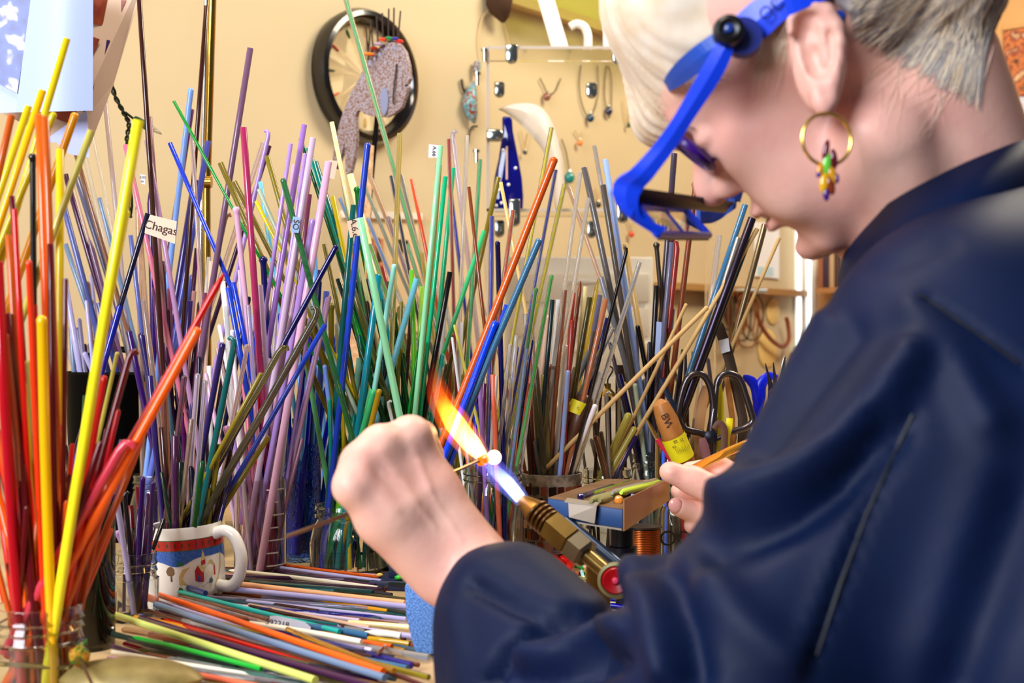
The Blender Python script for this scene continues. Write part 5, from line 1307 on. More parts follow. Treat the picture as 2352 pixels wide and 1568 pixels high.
# picture and white lace at the right edge
pf = thing('flower_picture', B_(2330, 180, 0), 'picture of red brown flowers on the tan wall behind her hair', 'picture')
f0, f1 = B_(2305, 72, .002), B_(2460, 72, .002); fh = B_(2305, 72).z-B_(2305, 225).z; f1.z = f0.z
MB().prism([f0, f1, f1-UP*fh, f0-UP*fh], -WD*.004).build('canvas', ramp_mat('red brown flowers', 34, [(.3, (70, 24, 8)), (.45, (196, 110, 50)), (.55, (120, 40, 20)), (.68, (220, 180, 130)), (.8, (90, 110, 90))], detail=4, rough=.6), pf, smooth=False)
MB().box(f0-WD*.006+UP*.002, f1-f0, WD*.008, UP*.012).build('frame_rail', mat('gold wood rail', (196, 144, 84), .45), pf, smooth=False)
lc = thing('lace_cloth', B_(2320, 300, 0), 'white lace cloth hanging below the flower picture', 'cloth'); b = MB(); n = 24; v = []
l0, l1 = B_(2270, 232, .01), B_(2480, 232, .01); l1.z = l0.z
for i in range(n+1):
    t = i/n; p_ = l0.lerp(l1, t)-WD*(.008*math.sin(t*40)); v += [p_, p_-UP*.25]
b.add(v, [[2*i, 2*i+1, 2*i+3, 2*i+2] for i in range(n)]); b.build('lace', mat('white lace', (214, 214, 222), .9, noise=(120, (190, 180, 184), .3), bump=(300, .5)), lc)
# ------------------------------------------------------------------ tools in the tub and jars
m_tool = mat('blued steel', (86, 80, 84), .25, metal=.9); m_wood = mat('varnished handle wood', (186, 124, 62), .35, noise=(60, (150, 92, 42), .5)); m_dwood = mat('dark handle wood', (92, 50, 26), .35, noise=(70, (60, 30, 16), .5)); m_ytape = mat('yellow measuring tape', (226, 214, 20), .5)
def base_pt(px, d): return Vector((P(px, 0, d).x, d, TABLE+.008))
# wooden handles
wh = thing('burnisher', base_pt(1600, 1.40), 'wood handled tool marked BW with a yellow tape measure band', 'tool')
hp_ = [P(1513, 917, 1.38), P(1517, 927, 1.38), P(1532, 965, 1.38), P(1552, 1015, 1.38), P(1580, 1072, 1.39), P(1600, 1110, 1.40)]
MB().tube(hp_, [PX(6, 1.38), PX(19, 1.38), PX(26, 1.38), PX(25, 1.38), PX(22, 1.38), PX(16, 1.38)], 18).build('handle', m_wood, wh)
axw = (hp_[4]-hp_[2]).normalized(); MB().tube([P(1545, 1000, 1.38), P(1569, 1052, 1.385)], [PX(29, 1.38), PX(27.5, 1.38)], 20, cap=False).build('tape_band', m_ytape, wh)
sd = Vector((axw.z, 0, -axw.x)); sd = sd if sd.x > 0 else -sd; fz = P(1540, 970, 1.38-.0125)
text('lettering', 'BW', .0115, P(1532, 968, 1.3672), axw, Vector((sd.x, 0, sd.z)), m_ink, wh, .0)
for s_, x, y in (('22', 1551, 1014), ('21', 1566, 1010), ('16', 1549, 1026)): text('tape_number', s_, .0044, P(x, y, 1.3668), -sd, axw, m_ink, wh, .0)
for i in range(9): a = P(1556+i*3.6, 1042-i*1.4, 1.367); MB().tube([a, a-axw*(.004 if i % 2 else .006)], .00022, 4).build('tape_tick', m_ink, wh)
MB().tube([hp_[-1], base_pt(1640, 1.42)], .003, 8).build('shank', m_tool, wh)
dh = thing('carving_knife', base_pt(1250, 1.37), 'dark wood knife handle with yellow tape leaning before the mosaic pot', 'knife')
dp = spline([P(1346, 905, 1.36), P(1338, 935, 1.36), P(1322, 985, 1.36), P(1304, 1030, 1.365), P(1298, 1060, 1.365), P(1304, 1085, 1.365)], 4)
MB().tube(dp, np.interp(np.linspace(0, 1, len(dp)), [0, .08, .3, .7, 1], [PX(8, 1.36), PX(19, 1.36), PX(25, 1.36), PX(19, 1.36), PX(14, 1.36)]), 16, flat=((1, 0, 0), 1)).build('handle', m_dwood, dh)
MB().tube([P(1335, 922, 1.36), P(1324, 950, 1.36)], [PX(23.5, 1.36), PX(25.5, 1.36)], 18, cap=False).build('tape_band', m_ytape, dh); text('lettering', '1=20', .0062, P(1328, 938, 1.3475), P(1350, 946, 1.36)-P(1318, 936, 1.3), (0, 0, 1), m_ink, dh, 0)
MB().box(P(1304, 1085, 1.365)+Vector((-.005, 0, 0)), (.01, 0, 0), (0, .0012, 0), base_pt(1300, 1.365)-P(1304, 1085, 1.365)+Vector((0, 0, -.006))).build('blade', m_tool, dh, smooth=False)
# big scissors with two wire loops
sc_ = thing('scissors', base_pt(1620, 1.44), 'large steel wire handled scissors standing loops up in the tool tub', 'scissors')
L1 = spline([P(x, y, 1.43) for x, y in [(1638, 928), (1632, 890), (1618, 864), (1600, 858), (1582, 866), (1570, 890), (1560, 930), (1558, 960), (1572, 984), (1610, 994), (1630, 1002), (1636, 960), (1638, 928)]], 5); MB().tube(L1, .0038, 10, cap=False).build('loop', m_tool, sc_)
L2 = spline([P(x, y, 1.435) for x, y in [(1646, 884), (1652, 868), (1666, 858), (1684, 860), (1700, 872), (1712, 905), (1726, 950), (1728, 968), (1712, 982), (1686, 990)]], 5); MB().tube(L2, .0038, 10).build('loop', m_tool, sc_)
MB().tube([P(1646, 884, 1.435), P(1640, 940, 1.43), P(1632, 1004, 1.43), base_pt(1628, 1.45)], [.003, .004, .006, .002], 10).build('blade', m_tool, sc_); MB().tube([P(1686, 990, 1.435), P(1640, 1010, 1.432), base_pt(1618, 1.452)], [.003, .005, .002], 10).build('blade', m_tool, sc_); MB().lathe([(.007, -.003), (.007, .003), (.003, .005)], P(1632, 1003, 1.424), 14, (0, -1, 0)).build('pivot', m_iron, sc_)
def flat_tool(name, lab, cat, pts, wid, m, extra=None, d=1.45, th=.003):
    """flat bar through pts (px) with half widths in px"""
    t_ = thing(name, base_pt(pts[-1][0], d), lab, cat); path = spline([P(x, y, d) for x, y in pts], 5); b_ = base_pt(pts[-1][0], d); path.append(b_)
    w_ = list(np.interp(np.linspace(0, 1, len(path)), np.linspace(0, 1, len(wid)), [PX(q_, d) for q_ in wid]))
    MB().tube(path, w_, 8, flat=((0, 1, 0), .35)).build('body', m, t_)
    return t_
t_ = flat_tool('palette_knife', 'flat dark palette knife with a white printed label, tallest flat tool in the tub', 'tool', [(1648, 738), (1652, 752), (1668, 800), (1684, 860), (1706, 960)], [4, 13, 13, 13, 12, 12], mat('dark flat steel', (70, 56, 44), .4, metal=.4), d=1.47)
MB().prism([P(1651, 782, 1.463), P(1673, 776, 1.463), P(1677, 806, 1.463), P(1657, 812, 1.463)], (0, .0008, 0)).build('label', m_tape2, t_, smooth=False)
flat_tool('craft_stick', 'pale wooden stick with faint print behind the scissor loops', 'stick', [(1622, 886), (1612, 930), (1606, 980)], [8, 13, 13, 12], mat('pale wood', (206, 150, 96), .5), d=1.455)
flat_tool('bamboo_handle', 'tan round topped bamboo handle inside the right scissor loop', 'tool', [(1668, 866), (1674, 900), (1682, 960)], [5, 7, 7, 7], m_wood, d=1.46)
t_ = flat_tool('taped_tool', 'slim tool wrapped in yellow measuring tape between the scissor loops', 'tool', [(1646, 880), (1652, 905), (1656, 940)], [9, 10, 9, 8], m_ytape, d=1.445)
flat_tool('measuring_tool', 'short handle wrapped in yellow tape by the right scissor loop', 'tool', [(1676, 960), (1674, 985), (1670, 1005)], [8, 8, 7, 7], m_ytape, d=1.425)
flat_tool('emery_board', 'plum coloured round ended emery board below the scissors', 'tool', [(1612, 1006), (1618, 1030), (1624, 1060)], [8, 12, 12, 12], mat('plum emery', (112, 68, 72), .7), d=1.40)
flat_tool('leather_strap', 'bent brown leather strap looped below the scissors', 'tool', [(1640, 985), (1652, 972), (1664, 990), (1662, 1040)], [7, 9, 9, 8], mat('brown leather', (84, 50, 34), .6), d=1.415)
flat_tool('file', 'dark square file rising beside the wooden handle', 'tool', [(1568, 802), (1562, 860), (1556, 930)], [4, 6, 6, 6], m_tool, d=1.48)
flat_tool('tweezers', 'pointed grey tweezers standing left of the scissors', 'tool', [(1575, 802), (1574, 860), (1570, 930)], [2, 4, 5, 5], m_tool, d=1.475)
flat_tool('needle_tool', 'thin pointed needle tool left of the scissors', 'tool', [(1590, 806), (1586, 860), (1580, 930)], [1, 2.5, 3, 3], m_tool, d=1.49)
flat_tool('paint_brush', 'brush with gold ferrule and pink handle behind the tray', 'brush', [(1484, 960), (1510, 1008)], [2, 5, 6], mat('gold ferrule', (180, 150, 84), .25, metal=.9), d=1.41)
t_ = thing('pencil', base_pt(1560, 1.40), 'pink round pencil slanting behind the right thumb', 'pencil'); MB().tube([P(1510, 1008, 1.40), P(1552, 1072, 1.40), base_pt(1580, 1.40)], .0032, 8).build('body', mat('pink lacquer', (196, 40, 66), .3), t_)
flat_tool('blue_tube', 'blue grey metal tube tool leaning before the red rods', 'tool', [(1520, 868), (1534, 905), (1552, 950)], [6, 7, 7, 6], mat('blue steel tube', (44, 60, 84), .3, metal=.6), d=1.43)
t_ = thing('glass_tube', base_pt(1524, 1.40), 'thin bright blue tube standing before the wood handle', 'tube'); MB().tube([P(1524, 985, 1.40), P(1524, 1070, 1.40), base_pt(1524, 1.40)], .0022, 8).build('body', mat('blue plastic tube', (60, 100, 220), .2), t_)
# blue handled shears and fine pliers at the shirt edge
bs_ = thing('shears', base_pt(1745, 1.52), 'bright blue plastic handled shears at the edge of her shirt', 'shears')
for pts in ([(1706, 866), (1722, 872), (1736, 890), (1742, 920), (1738, 940)], [(1786, 868), (1766, 864), (1748, 882), (1744, 915), (1742, 940)]):
    pth = spline([P(x, y, 1.52) for x, y in pts], 5); MB().tube(pth+[base_pt(1742, 1.52)], list(np.interp(np.linspace(0, 1, len(pth)), [0, .3, .7, 1], [PX(6, 1.5), PX(12, 1.5), PX(15, 1.5), PX(10, 1.5)]))+[PX(6, 1.5)], 12, flat=((0, 1, 0), .5)).build('handle', mat('bright blue plastic', (6, 30, 226), .3), bs_)
np_ = thing('fine_pliers', base_pt(1775, 1.49), 'slim pointed steel pliers beside the blue shears', 'pliers')
MB().tube([P(1758, 834, 1.49), P(1770, 885, 1.49), P(1776, 905, 1.49), base_pt(1770, 1.49)], [.0005, .003, .006, .004], 8).build('jaw', m_tool, np_); MB().tube([P(1776, 832, 1.49), P(1781, 882, 1.49), P(1778, 905, 1.49), base_pt(1790, 1.49)], [.0005, .003, .006, .004], 8).build('jaw', m_tool, np_); MB().lathe([(.005, 0), (.004, .003)], P(1776, 902, 1.482), 14, (0, -1, 0)).build('pivot', m_tool, np_)
flat_tool('chrome_probe', 'bright chrome probe at the shirt edge above the shears', 'tool', [(1803, 818), (1798, 850), (1794, 880)], [2, 5, 5, 4], m_chr, d=1.5)
# hook tool with brass collar, black strap with holes
hk_ = thing('hook_tool', base_pt(1400, 1.45), 'wire hook tool with a brass collar behind the olive sticks', 'tool')
MB().tube(spline([P(x, y, 1.45) for x, y in [(1394, 838), (1408, 848), (1396, 872), (1398, 892), (1394, 905)]], 5), .0009, 6).build('wire_hook', m_tool, hk_); MB().tube(spline([P(x, y, 1.45) for x, y in [(1380, 868), (1390, 885), (1396, 905)]], 5), .0009, 6).build('wire_hook', m_tool, hk_)
MB().lathe([(.003, .012), (.003, .006), (.011, -.002), (.003, -.004)], P(1397, 905, 1.45), 16).build('brass_collar', mat('brass tube', (176, 140, 60), .2, metal=1), hk_); MB().tube([P(1397, 908, 1.45), base_pt(1404, 1.45)], .003, 8).build('shank', m_tool, hk_)
bk = thing('punched_strap', base_pt(1430, 1.49), 'dark flat metal strap with round holes behind the grey rods', 'tool'); z0_ = base_pt(1430, 1.49)
MB().box(Vector((P(1414, 0, 1.49).x, 1.49, TABLE+.002)), (PX(26, 1.49), 0, 0), (0, .002, 0), (0, 0, P(0, 838, 1.49).z-TABLE-.002)).build('strap', mat('rust dark strap', (44, 26, 16), .5, metal=.3), bk, smooth=False)
for y in (884, 908, 932): MB().lathe([(.0045, 0), (.0045, .0006), (.0001, .0006)], P(1431, y, 1.4895), 18, (0, -1, 0)).build('hole', mat('painted light in hole', (226, 190, 130), .7), bk)  # holes are pale discs, the light behind them put in as colour
# ------------------------------------------------------------------ the bead maker
m_skin = mat('skin', (240, 194, 174), .45, spec=.35, sss=.10, noise=(22, (222, 156, 144), .55), bump=(240, .10))
def PA(x, y, d): return np.array(P(x, y, d))
psi = math.radians(22)
F0 = Vector((-.72, 0, -.694)).normalized(); Uv = Vector((-.694, 0, .72)).normalized()
Fv = (F0*math.cos(psi)+Vector((0, 1, 0))*math.sin(psi)).normalized(); Lv = Uv.cross(Fv).normalized()
if Lv.y > 0: Lv = -Lv
E0 = P(1880, 136, .722)-Lv*.073
def H(f, u, l=0): return np.array(E0+(Fv*f+Uv*u+Lv*l)*.01)
AX = np.array([Fv, Uv, Lv])
def he(f, u, l, rf, ru, rl, k=.01, op=1): return el(H(f, u, l), np.array([rf, ru, rl])*.01, k, op, AX)
def hc2(a, b, ra, rb, k=.006, op=1): return rc(H(*a), H(*b), ra*.01, rb*.01, k, op)
hd = [he(.2, 4.2, 0, 9.2, 8.2, 7.3), he(4.2, 3.2, 0, 4.9, 4.8, 5.5, .02), he(4.6, -2.6, 0, 4.4, 6.2, 5.5, .02)]
for s in (1, -1):
    hd += [he(6.1, -.9, 4.3*s, 2.2, 1.8, 1.7, .014), he(6.2, -4.0, 3.5*s, 2.3, 2.9, 2.1, .016), hc2((1.2, -5.0, 5.0*s), (6.9, -8.0, 1.9*s), 1.6, 1.35, .016)]
hd += [hc2((8.0, 2.5, -3.0), (8.0, 2.5, 3.0), .95, .95, .012), he(7.2, -4.7, 0, 2.0, 2.5, 2.7, .012), he(8.0, -8.0, 0, 1.6, 1.35, 2.0, .008), he(4.4, -6.0, 0, 3.4, 1.6, 3.8, .015)]
hd += [hc2((8.7, 1.7, 0), (10.6, -1.0, 0), .7, .95, .010), hc2((10.4, -1.0, 0), (10.7, -1.45, 0), .95, 1.0, .006)]
for s in (1, -1):
    hd += [he(9.4, -1.9, 1.05*s, 1.1, .75, .62, .005), he(8.7, .9, 3.2*s, .9, 1.1, 1.5, .010, -1), he(7.35, .75, 3.1*s, 1.25, 1.25, 1.25, .003), he(7.75, 1.25, 3.1*s, 1.15, .75, 1.6, .006), he(7.7, .15, 3.1*s, 1.0, .4, 1.5, .006)]
    hd += [he(9.9, -2.5, .55*s, .5, .45, .28, .003, -1), hc2((8.9, -2.4, 2.0*s), (7.9, -5.4, 3.4*s), .16, .22, .007, -1)]
hd += [he(9.15, -4.25, 0, .85, .55, 2.2, .004), he(8.95, -5.55, 0, .95, .62, 2.0, .004), hc2((9.9, -4.88, -2.2), (9.9, -4.88, 2.2), .22, .22, .003, -1), hc2((9.9, -4.88, 0), (7.4, -5.1, 3.1), .2, .14, .004, -1), hc2((9.2, -6.75, -1.6), (9.2, -6.75, 1.6), .42, .42, .008, -1)]
# neck
hd += [rc(PA(2080, 190, .80), PA(2230, 640, .84), .058, .062, .02), rc(PA(2030, 380, .80), PA(2150, 640, .83), .035, .045, .02), rc(PA(2040, 330, .755), PA(2110, 600, .79), .022, .025, .02)]
hd += [rc(PA(2190, 560, .83), PA(2350, 1500, .80), .06, .10, .02)]
# left ear
def EP(x, y, w=0): return PA(x, y, .7185+w)
hl = [(1822, 72), (1819, 45), (1834, 22), (1866, 13), (1897, 26), (1918, 60), (1924, 100), (1919, 145), (1910, 190), (1903, 232), (1892, 248), (1884, 236), (1878, 214)]
hd.append(el(EP(1880, 130, .010), [.0150, .009, .030], .004, 1))
for a, b, r1, r2 in [((1850, 60), (1892, 190), .0085, .010), ((1870, 50), (1900, 150), .009, .010), ((1890, 190), (1892, 235), .008, .0075)]: hd.append(rc(EP(*a, .006), EP(*b, .006), r1, r2, .005))
for i in range(len(hl)-1):
    r = .0036 if i < 3 else .0046; hd.append(rc(EP(*hl[i], -.001), EP(*hl[i+1], -.001), r, r, .002))
hd.append(rc(EP(1876, 68, -.001), EP(1893, 110, .0005), .0032, .0036, .003)); hd.append(rc(EP(1893, 110, .0005), EP(1888, 170, 0), .0036, .0035, .003))
hd.append(rc(EP(1858, 138, -.001), EP(1866, 158, -.001), .0042, .0042, .004))
for a, b, r in [((1854, 72), (1872, 122), .0072), ((1872, 120), (1880, 152), .0066), ((1838, 48), (1868, 42), .0028), ((1904, 78), (1908, 140), .0022), ((1872, 148), (1874, 150), .0040)]: hd.append(rc(EP(*a, -.002), EP(*b, -.002), r, r, .003, -1))
hd += [rc(EP(1889, 66, .001), EP(1898, 140, .0015), .0026, .0030, .003), rc(EP(1868, 96, .003), EP(1884, 104, .003), .002, .0024, .003)]
hV, hF = sdf_mesh(hd, .0019); hV = smooth_mesh(hV, hF, 1)
# left fist and forearm
LH = []
def lc(a, b, ra, rb, k=.010): LH.append(rc(PA(*a), PA(*b), PX(ra, a[2]), PX(rb, b[2]), k))
lc((1540, 1810, .675), (1080, 1310, .83), 96, 84, .012); lc((1085, 1290, .835), (990, 1140, .835), 84, 66); lc((1040, 1330, .83), (930, 1190, .825), 72, 68); lc((1000, 1310, .83), (880, 1190, .815), 62, 64)
lc((995, 1130, .84), (944, 1012, .835), 62, 47); lc((950, 1150, .83), (878, 1030, .82), 66, 47); lc((910, 1170, .82), (832, 1066, .812), 62, 45); lc((885, 1185, .815), (812, 1118, .803), 56, 43)
for kn, pip, dip, tip, r in [((942, 998, .832), (968, 1000, .873), (990, 1046, .897), (984, 1086, .903), 44), ((874, 1022, .82), (892, 1022, .866), (930, 1066, .893), (944, 1104, .895), 46), ((828, 1062, .811), (842, 1068, .855), (884, 1108, .876), (906, 1136, .872), 43), ((808, 1116, .802), (816, 1124, .838), (852, 1154, .853), (876, 1170, .850), 40)]:
    lc(kn, pip, r, r*.82, .008); lc(pip, dip, r*.78, r*.68, .0018); lc(dip, tip, r*.66, r*.55, .0018)
lc((985, 1160, .85), (1010, 1118, .895), 50, 36, .008); lc((1010, 1118, .895), (1004, 1092, .928), 35, 29, .002)
lV, lF = sdf_mesh(LH, .0019); lV = smooth_mesh(lV, lF, 1)
# tendons, veins and creases on the back of the hand
def px_of(V): return np.stack([CX+V[:, 0]/V[:, 1]*F_PX, CY-(V[:, 2]-CAM_Z)/V[:, 1]*F_PX], 1)
def seg_dist(Q, path):
    best = np.full(len(Q), 1e9)
    for a, b in zip(path[:-1], path[1:]):
        a, b = np.array(a, float), np.array(b, float); t = np.clip(((Q-a)@(b-a))/max((b-a)@(b-a), 1e-9), 0, 1); best = np.minimum(best, np.linalg.norm(Q-a-t[:, None]*(b-a), axis=1))
    return best
def folds(V, Fc, lst, front=True):
    N = vnormals(V, Fc); Q = px_of(V); view = V-np.array([0, 0, CAM_Z]); face = (N*view).sum(1) < 0; D = np.zeros(len(V))
    for path, wd_, amp in lst: D += np.exp(-(seg_dist(Q, path)/wd_)**2)*amp*.001
    D[~face] *= .15
    return V+N*D[:, None]
lV = folds(lV, lF, [([(940, 1010), (985, 1120)], 14, .9), ([(876, 1035), (950, 1150)], 14, .9), ([(832, 1072), (910, 1170)], 14, .8), ([(910, 1020), (955, 1110)], 18, -.5), ([(853, 1052), (915, 1140)], 18, -.5), ([(820, 1098), (880, 1180)], 16, -.4), ([(880, 1090), (930, 1120), (1000, 1210)], 7, .7), ([(960, 1060), (1000, 1150), (1060, 1240)], 7, .6)])
# right hand holding the amber rod
RH = []
def rh(a, b, ra, rb, k=.004): RH.append(rc(PA(*a), PA(*b), PX(ra, a[2]), PX(rb, b[2]), k))
rh((1543, 1086, 1.148), (1592, 1103, 1.15), 25, 31, .003); rh((1592, 1103, 1.15), (1690, 1150, 1.145), 31, 42, .006); RH.append(el(PA(1537, 1082, 1.147), [PX(22, 1.15)]*2+[PX(20, 1.15)], .004))
rh((1584, 1082, 1.178), (1650, 1074, 1.182), 22, 26, .002); rh((1650, 1074, 1.182), (1740, 1120, 1.185), 26, 34, .006)
rh((1562, 1128, 1.186), (1640, 1128, 1.19), 22, 26, .002); rh((1640, 1128, 1.19), (1740, 1140, 1.187), 26, 34, .006)
rh((1560, 1164, 1.155), (1608, 1180, 1.165), 23, 27, .002); rh((1608, 1180, 1.165), (1700, 1170, 1.19), 27, 32, .006)
rh((1590, 1206, 1.165), (1632, 1216, 1.172), 20, 23, .002); rh((1632, 1216, 1.172), (1720, 1190, 1.19), 23, 30, .006)
rh((1700, 1150, 1.165), (1760, 1155, 1.17), 66, 78, .015); rh((1760, 1155, 1.17), (2060, 1285, 1.08), 74, 84, .02)
rV, rF = sdf_mesh(RH, .002); rV = smooth_mesh(rV, rF, 1)
rV = folds(rV, rF, [([(1600, 1090), (1612, 1112)], 4, -.5), ([(1614, 1092), (1626, 1116)], 4, -.5), ([(1586, 1086), (1596, 1112)], 4, -.4)])
# shoulders and upper arms under the shirt join head and hands
CO = [rc(PA(2300, 800, .84), PA(2420, 1700, .80), .09, .12, .03), rc(PA(2200, 860, .70), PA(1710, 1620, .635), .045, .036, .02), rc(PA(1710, 1640, .635), PA(1540, 1810, .675), .034, .026, .02), rc(PA(2300, 820, .82), PA(2200, 860, .70), .06, .045, .02), rc(PA(2300, 820, .86), PA(2330, 840, 1.02), .06, .045, .02), rc(PA(2330, 840, 1.02), PA(2060, 1285, 1.08), .042, .04, .02)]
cV, cF = sdf_mesh(CO, .008)
person = thing('person', (.38, .80, 0), 'older person in a dark navy shirt bending over a torch flame, white blond hair', 'person')
allV = np.concatenate([hV, lV, rV, cV]); o1, o2, o3 = len(hV), len(hV)+len(lV), len(hV)+len(lV)+len(rV)
allF = np.concatenate([hF, lF+o1, rF+o2, cF+o3])
np_mesh('body', allV, allF, m_skin, person)
m_lip = mat('lips', (164, 74, 84), .4, sss=.1)
for (f, u, rl, ru) in ((9.68, -4.40, 1.7, .32), (9.56, -5.42, 1.6, .36)):
    vv, ff = sdf_mesh([he(f-.18, u, 0, .42, ru, rl, .002)], .0012, .006); np_mesh('lip', vv, ff, m_lip, person)
MB().ball(H(7.45, .75, 3.1), .0121, 18).build('eye', mat('eye white', (226, 220, 214), .1), person); MB().ball(H(7.45, .75, -3.1), .0121, 18).build('eye', mat('eye white', (226, 220, 214), .1), person)
for s in (1, -1):
    MB().ball(H(8.45, .7, 3.1*s), .0035, 12).build('iris', mat('grey blue iris', (70, 90, 110), .1), person)
    b = MB()
    for i in range(26): l = (1.7+i*.12)*s; p_ = Vector(H(8.75-.05*i*.6, 2.25+.02*i-.001*i*i, l)); b.tube([p_, p_+(Lv*s*.35+Uv*.25+Fv*.1)*.010], [.0005, .0001], 4)
    b.build('eyebrow', mat('brow hair', (150, 126, 104), .6), person)
    b = MB()
    for i in range(16): l = (2.0+i*.14)*s; p_ = Vector(H(8.5-.02*i, 1.15, l)); b.tube([p_, p_+Fv*.006+Uv*.001, p_+Fv*.009+Uv*.004], [.0003, .0002, .0001], 4)
    b.build('eyelashes', mat('lashes', (30, 22, 20), .5), person)
MB().ball(H(9.15, -4.8, .9), .0040, 8, (1, 1, .7)).build('teeth', mat('teeth', (226, 216, 200), .2), person)
nail = mat('fingernail', (226, 160, 150), .2, coat=.3)
nb_ = MB(); nv = [(1536, 1098, 1.1402), (1546, 1090, 1.1388), (1562, 1096, 1.1384), (1570, 1108, 1.1392), (1556, 1109, 1.1398)]; nb_.prism([P(x, y, d_) for x, y, d_ in nv], (0, .002, 0)); nb_.build('thumbnail', nail, person)
nb_ = MB(); nb_.ball(P(1551, 1160, 1.1475), .0062, 12, (1, .4, 1.1)); nb_.build('fingernail', nail, person)
# ---- hair: a body of hair plus fine strands following it
m_hair = mat('white blond hair', (242, 232, 214), .42, spec=.4, noise=(60, (224, 200, 166), .5), sheen=.2)
m_hair2 = mat('shaded grey hair', (186, 184, 186), .42, spec=.4, noise=(50, (120, 104, 100), .5), sheen=.2)  # greyer copy of the hair, dim bluish light put into its colour
poof_c = P(1645, 140, .835); pr = np.array([PX(205, .855), .096, PX(190, .855)]); pA = np.array([[.8, 0, .6], [0, 1, 0], [-.6, 0, .8]])
back_c = P(2112, -70, .80)
HV1, HF1 = sdf_mesh([el(np.array(poof_c), pr, .01, 1, pA), he(3.5, 8.0, 0, 5.5, 5.6, 7.0, .02), el(PA(1695, -45, .79), [PX(150, .79), .075, PX(110, .79)], .015), el(PA(1520, 270, .86), [.017, .05, .013], .02, 1, pA)], .003)
def wave(V, Fc, amp, fr, dirv):
    N = vnormals(V, Fc); t = V@np.array(dirv); s = V@np.array([.3, 1, .2]); return V+N*(amp*(np.sin(s*fr+np.sin(t*60)*1.5)*.6+np.sin(s*fr*2.3+t*40)*.4))[:, None]
HV1 = wave(HV1, HF1, .0012, 420, (1, 0, -1))
HB = [he(-1.2, 4.9, 0, 9.6, 8.8, 8.0, .01), el(np.array(back_c), [.051, .080, .066], .02)]
cut = [(1770, 110), (1845, 195), (2015, 330), (2172, 396), (2300, 420)]
for a_, b_ in zip(cut[:-1], cut[1:]): HB.append(rc(PA(*a_, .735), PA(*b_, .735), .0418, .0418, .008, -1)); HB.append(rc(PA(*a_, .80), PA(*b_, .80), .0418, .0418, .008, -1))
HB += [rc(PA(1650, 200, .74), PA(1700, 330, .76), .05, .05, .008, -1), rc(PA(1650, 200, .84), PA(1700, 330, .84), .06, .06, .008, -1), rc(PA(2200, 60, .765), PA(2236, 226, .775), .018, .0025, .008)]
HV2, HF2 = sdf_mesh(HB, .003); HV2 = wave(HV2, HF2, .0012, 380, (1, 0, .5))
hair = np_mesh('hair', HV1, HF1, m_hair, person); hairb = np_mesh('back_hair', HV2, HF2, m_hair2, person); hairb['label'] = 'shaded grey hair at the back of the head'
rs = random.Random(21); sb = MB(); poofM = Matrix(pA.tolist()); pMi = poofM.transposed()
for i in range(900):
    w_ = rs.uniform(-.92, .3); a0_ = math.radians(rs.uniform(-70, -20)); a1_ = math.radians(rs.uniform(150, 262)); lift_ = rs.uniform(1.0, 1.045); pts = []
    for t in np.linspace(0, 1, 9):
        a = a0_+(a1_-a0_)*t; c_ = math.sqrt(max(0, 1-(w_+.06*t)**2)); q_ = Vector((-math.sin(a+.5)*c_*pr[0]*lift_, w_*pr[1]*lift_, math.cos(a+.5)*c_*pr[2]*lift_)); pts.append(poof_c+pMi @ q_+Vector((rs.uniform(-1, 1), 0, rs.uniform(-1, 1)))*.0012*t)
    sb.tube(pts, [.0002, .00026, .00026, .00026, .00026, .00026, .00024, .00018, .00008], 3, cap=False)
st = sb.build('hair_strands', m_hair, person); st['kind'] = 'stuff'
bvh = BVHTree.FromPolygons(HV2.tolist(), HF2.tolist()); hb_v = BVHTree.FromPolygons(hV.tolist(), hF.tolist()); sb = MB(); sg = MB()
def on_head(x, y):
    r = Vector(((x-CX)/F_PX, 1, -(y-CY)/F_PX)).normalized(); hs = [h_ for h_ in (bvh.ray_cast(Vector((0, 0, CAM_Z)), r), hb_v.ray_cast(Vector((0, 0, CAM_Z)), r)) if h_[0] is not None]
    return min(hs, key=lambda h_: h_[3]) if hs else None
for i in range(2600):
    x0 = rs.uniform(1945, 2250); y0 = 70+(x0-1945)/300*165+rs.uniform(-200, 22); q_ = (x0-1945)/305+rs.uniform(-.12, .12); L_ = rs.uniform(130, 240); an = math.radians(20+62*max(0, q_)); dx = math.cos(an)*L_; dy = -math.sin(an)*L_; of_ = rs.uniform(.0002, .0010); pts = []
    for t in np.linspace(0, 1, 7):
        h_ = on_head(x0+dx*t, y0+dy*t-14*math.sin(t*3))
        if h_ is None: break
        pts.append(h_[0]+h_[1]*of_)
    if len(pts) > 3: (sb if rs.random() < .55 else sg).tube(pts, [.0001]+[.00034]*(len(pts)-2)+[.0001], 3, cap=False)
st = sb.build('hair_strands', m_hair, person); st['kind'] = 'stuff'; st = sg.build('hair_strands', m_hair2, person); st['kind'] = 'stuff'
# loose wisps over temple and nape
sb = MB()
def on_skin(x, y, off):
    o = Vector((0, 0, CAM_Z)); r = Vector(((x-CX)/F_PX, 1, -(y-CY)/F_PX)).normalized(); h_ = hb_v.ray_cast(o, r)
    return h_[0]+h_[1]*off if h_[0] is not None else None
for i in range(200):
    if rs.random() < .75: x0, y0 = rs.uniform(1745, 1815), rs.uniform(30, 120); x1, y1 = x0-rs.uniform(10, 70), y0+rs.uniform(40, 130)
    else: x0, y0 = rs.uniform(1950, 2240), rs.uniform(110, 220); x1, y1 = x0-rs.uniform(-20, 90), y0+rs.uniform(30, 110)
    pts = [on_skin(x0+(x1-x0)*t, y0+(y1-y0)*t, .0006) for t in (0, .33, .66, 1)]
    if all(p_ is not None for p_ in pts): sb.tube(pts, [.00014, .00014, .0001, .00005], 3, cap=False)
st = sb.build('fine_wisps', m_hair, person); st['kind'] = 'stuff'
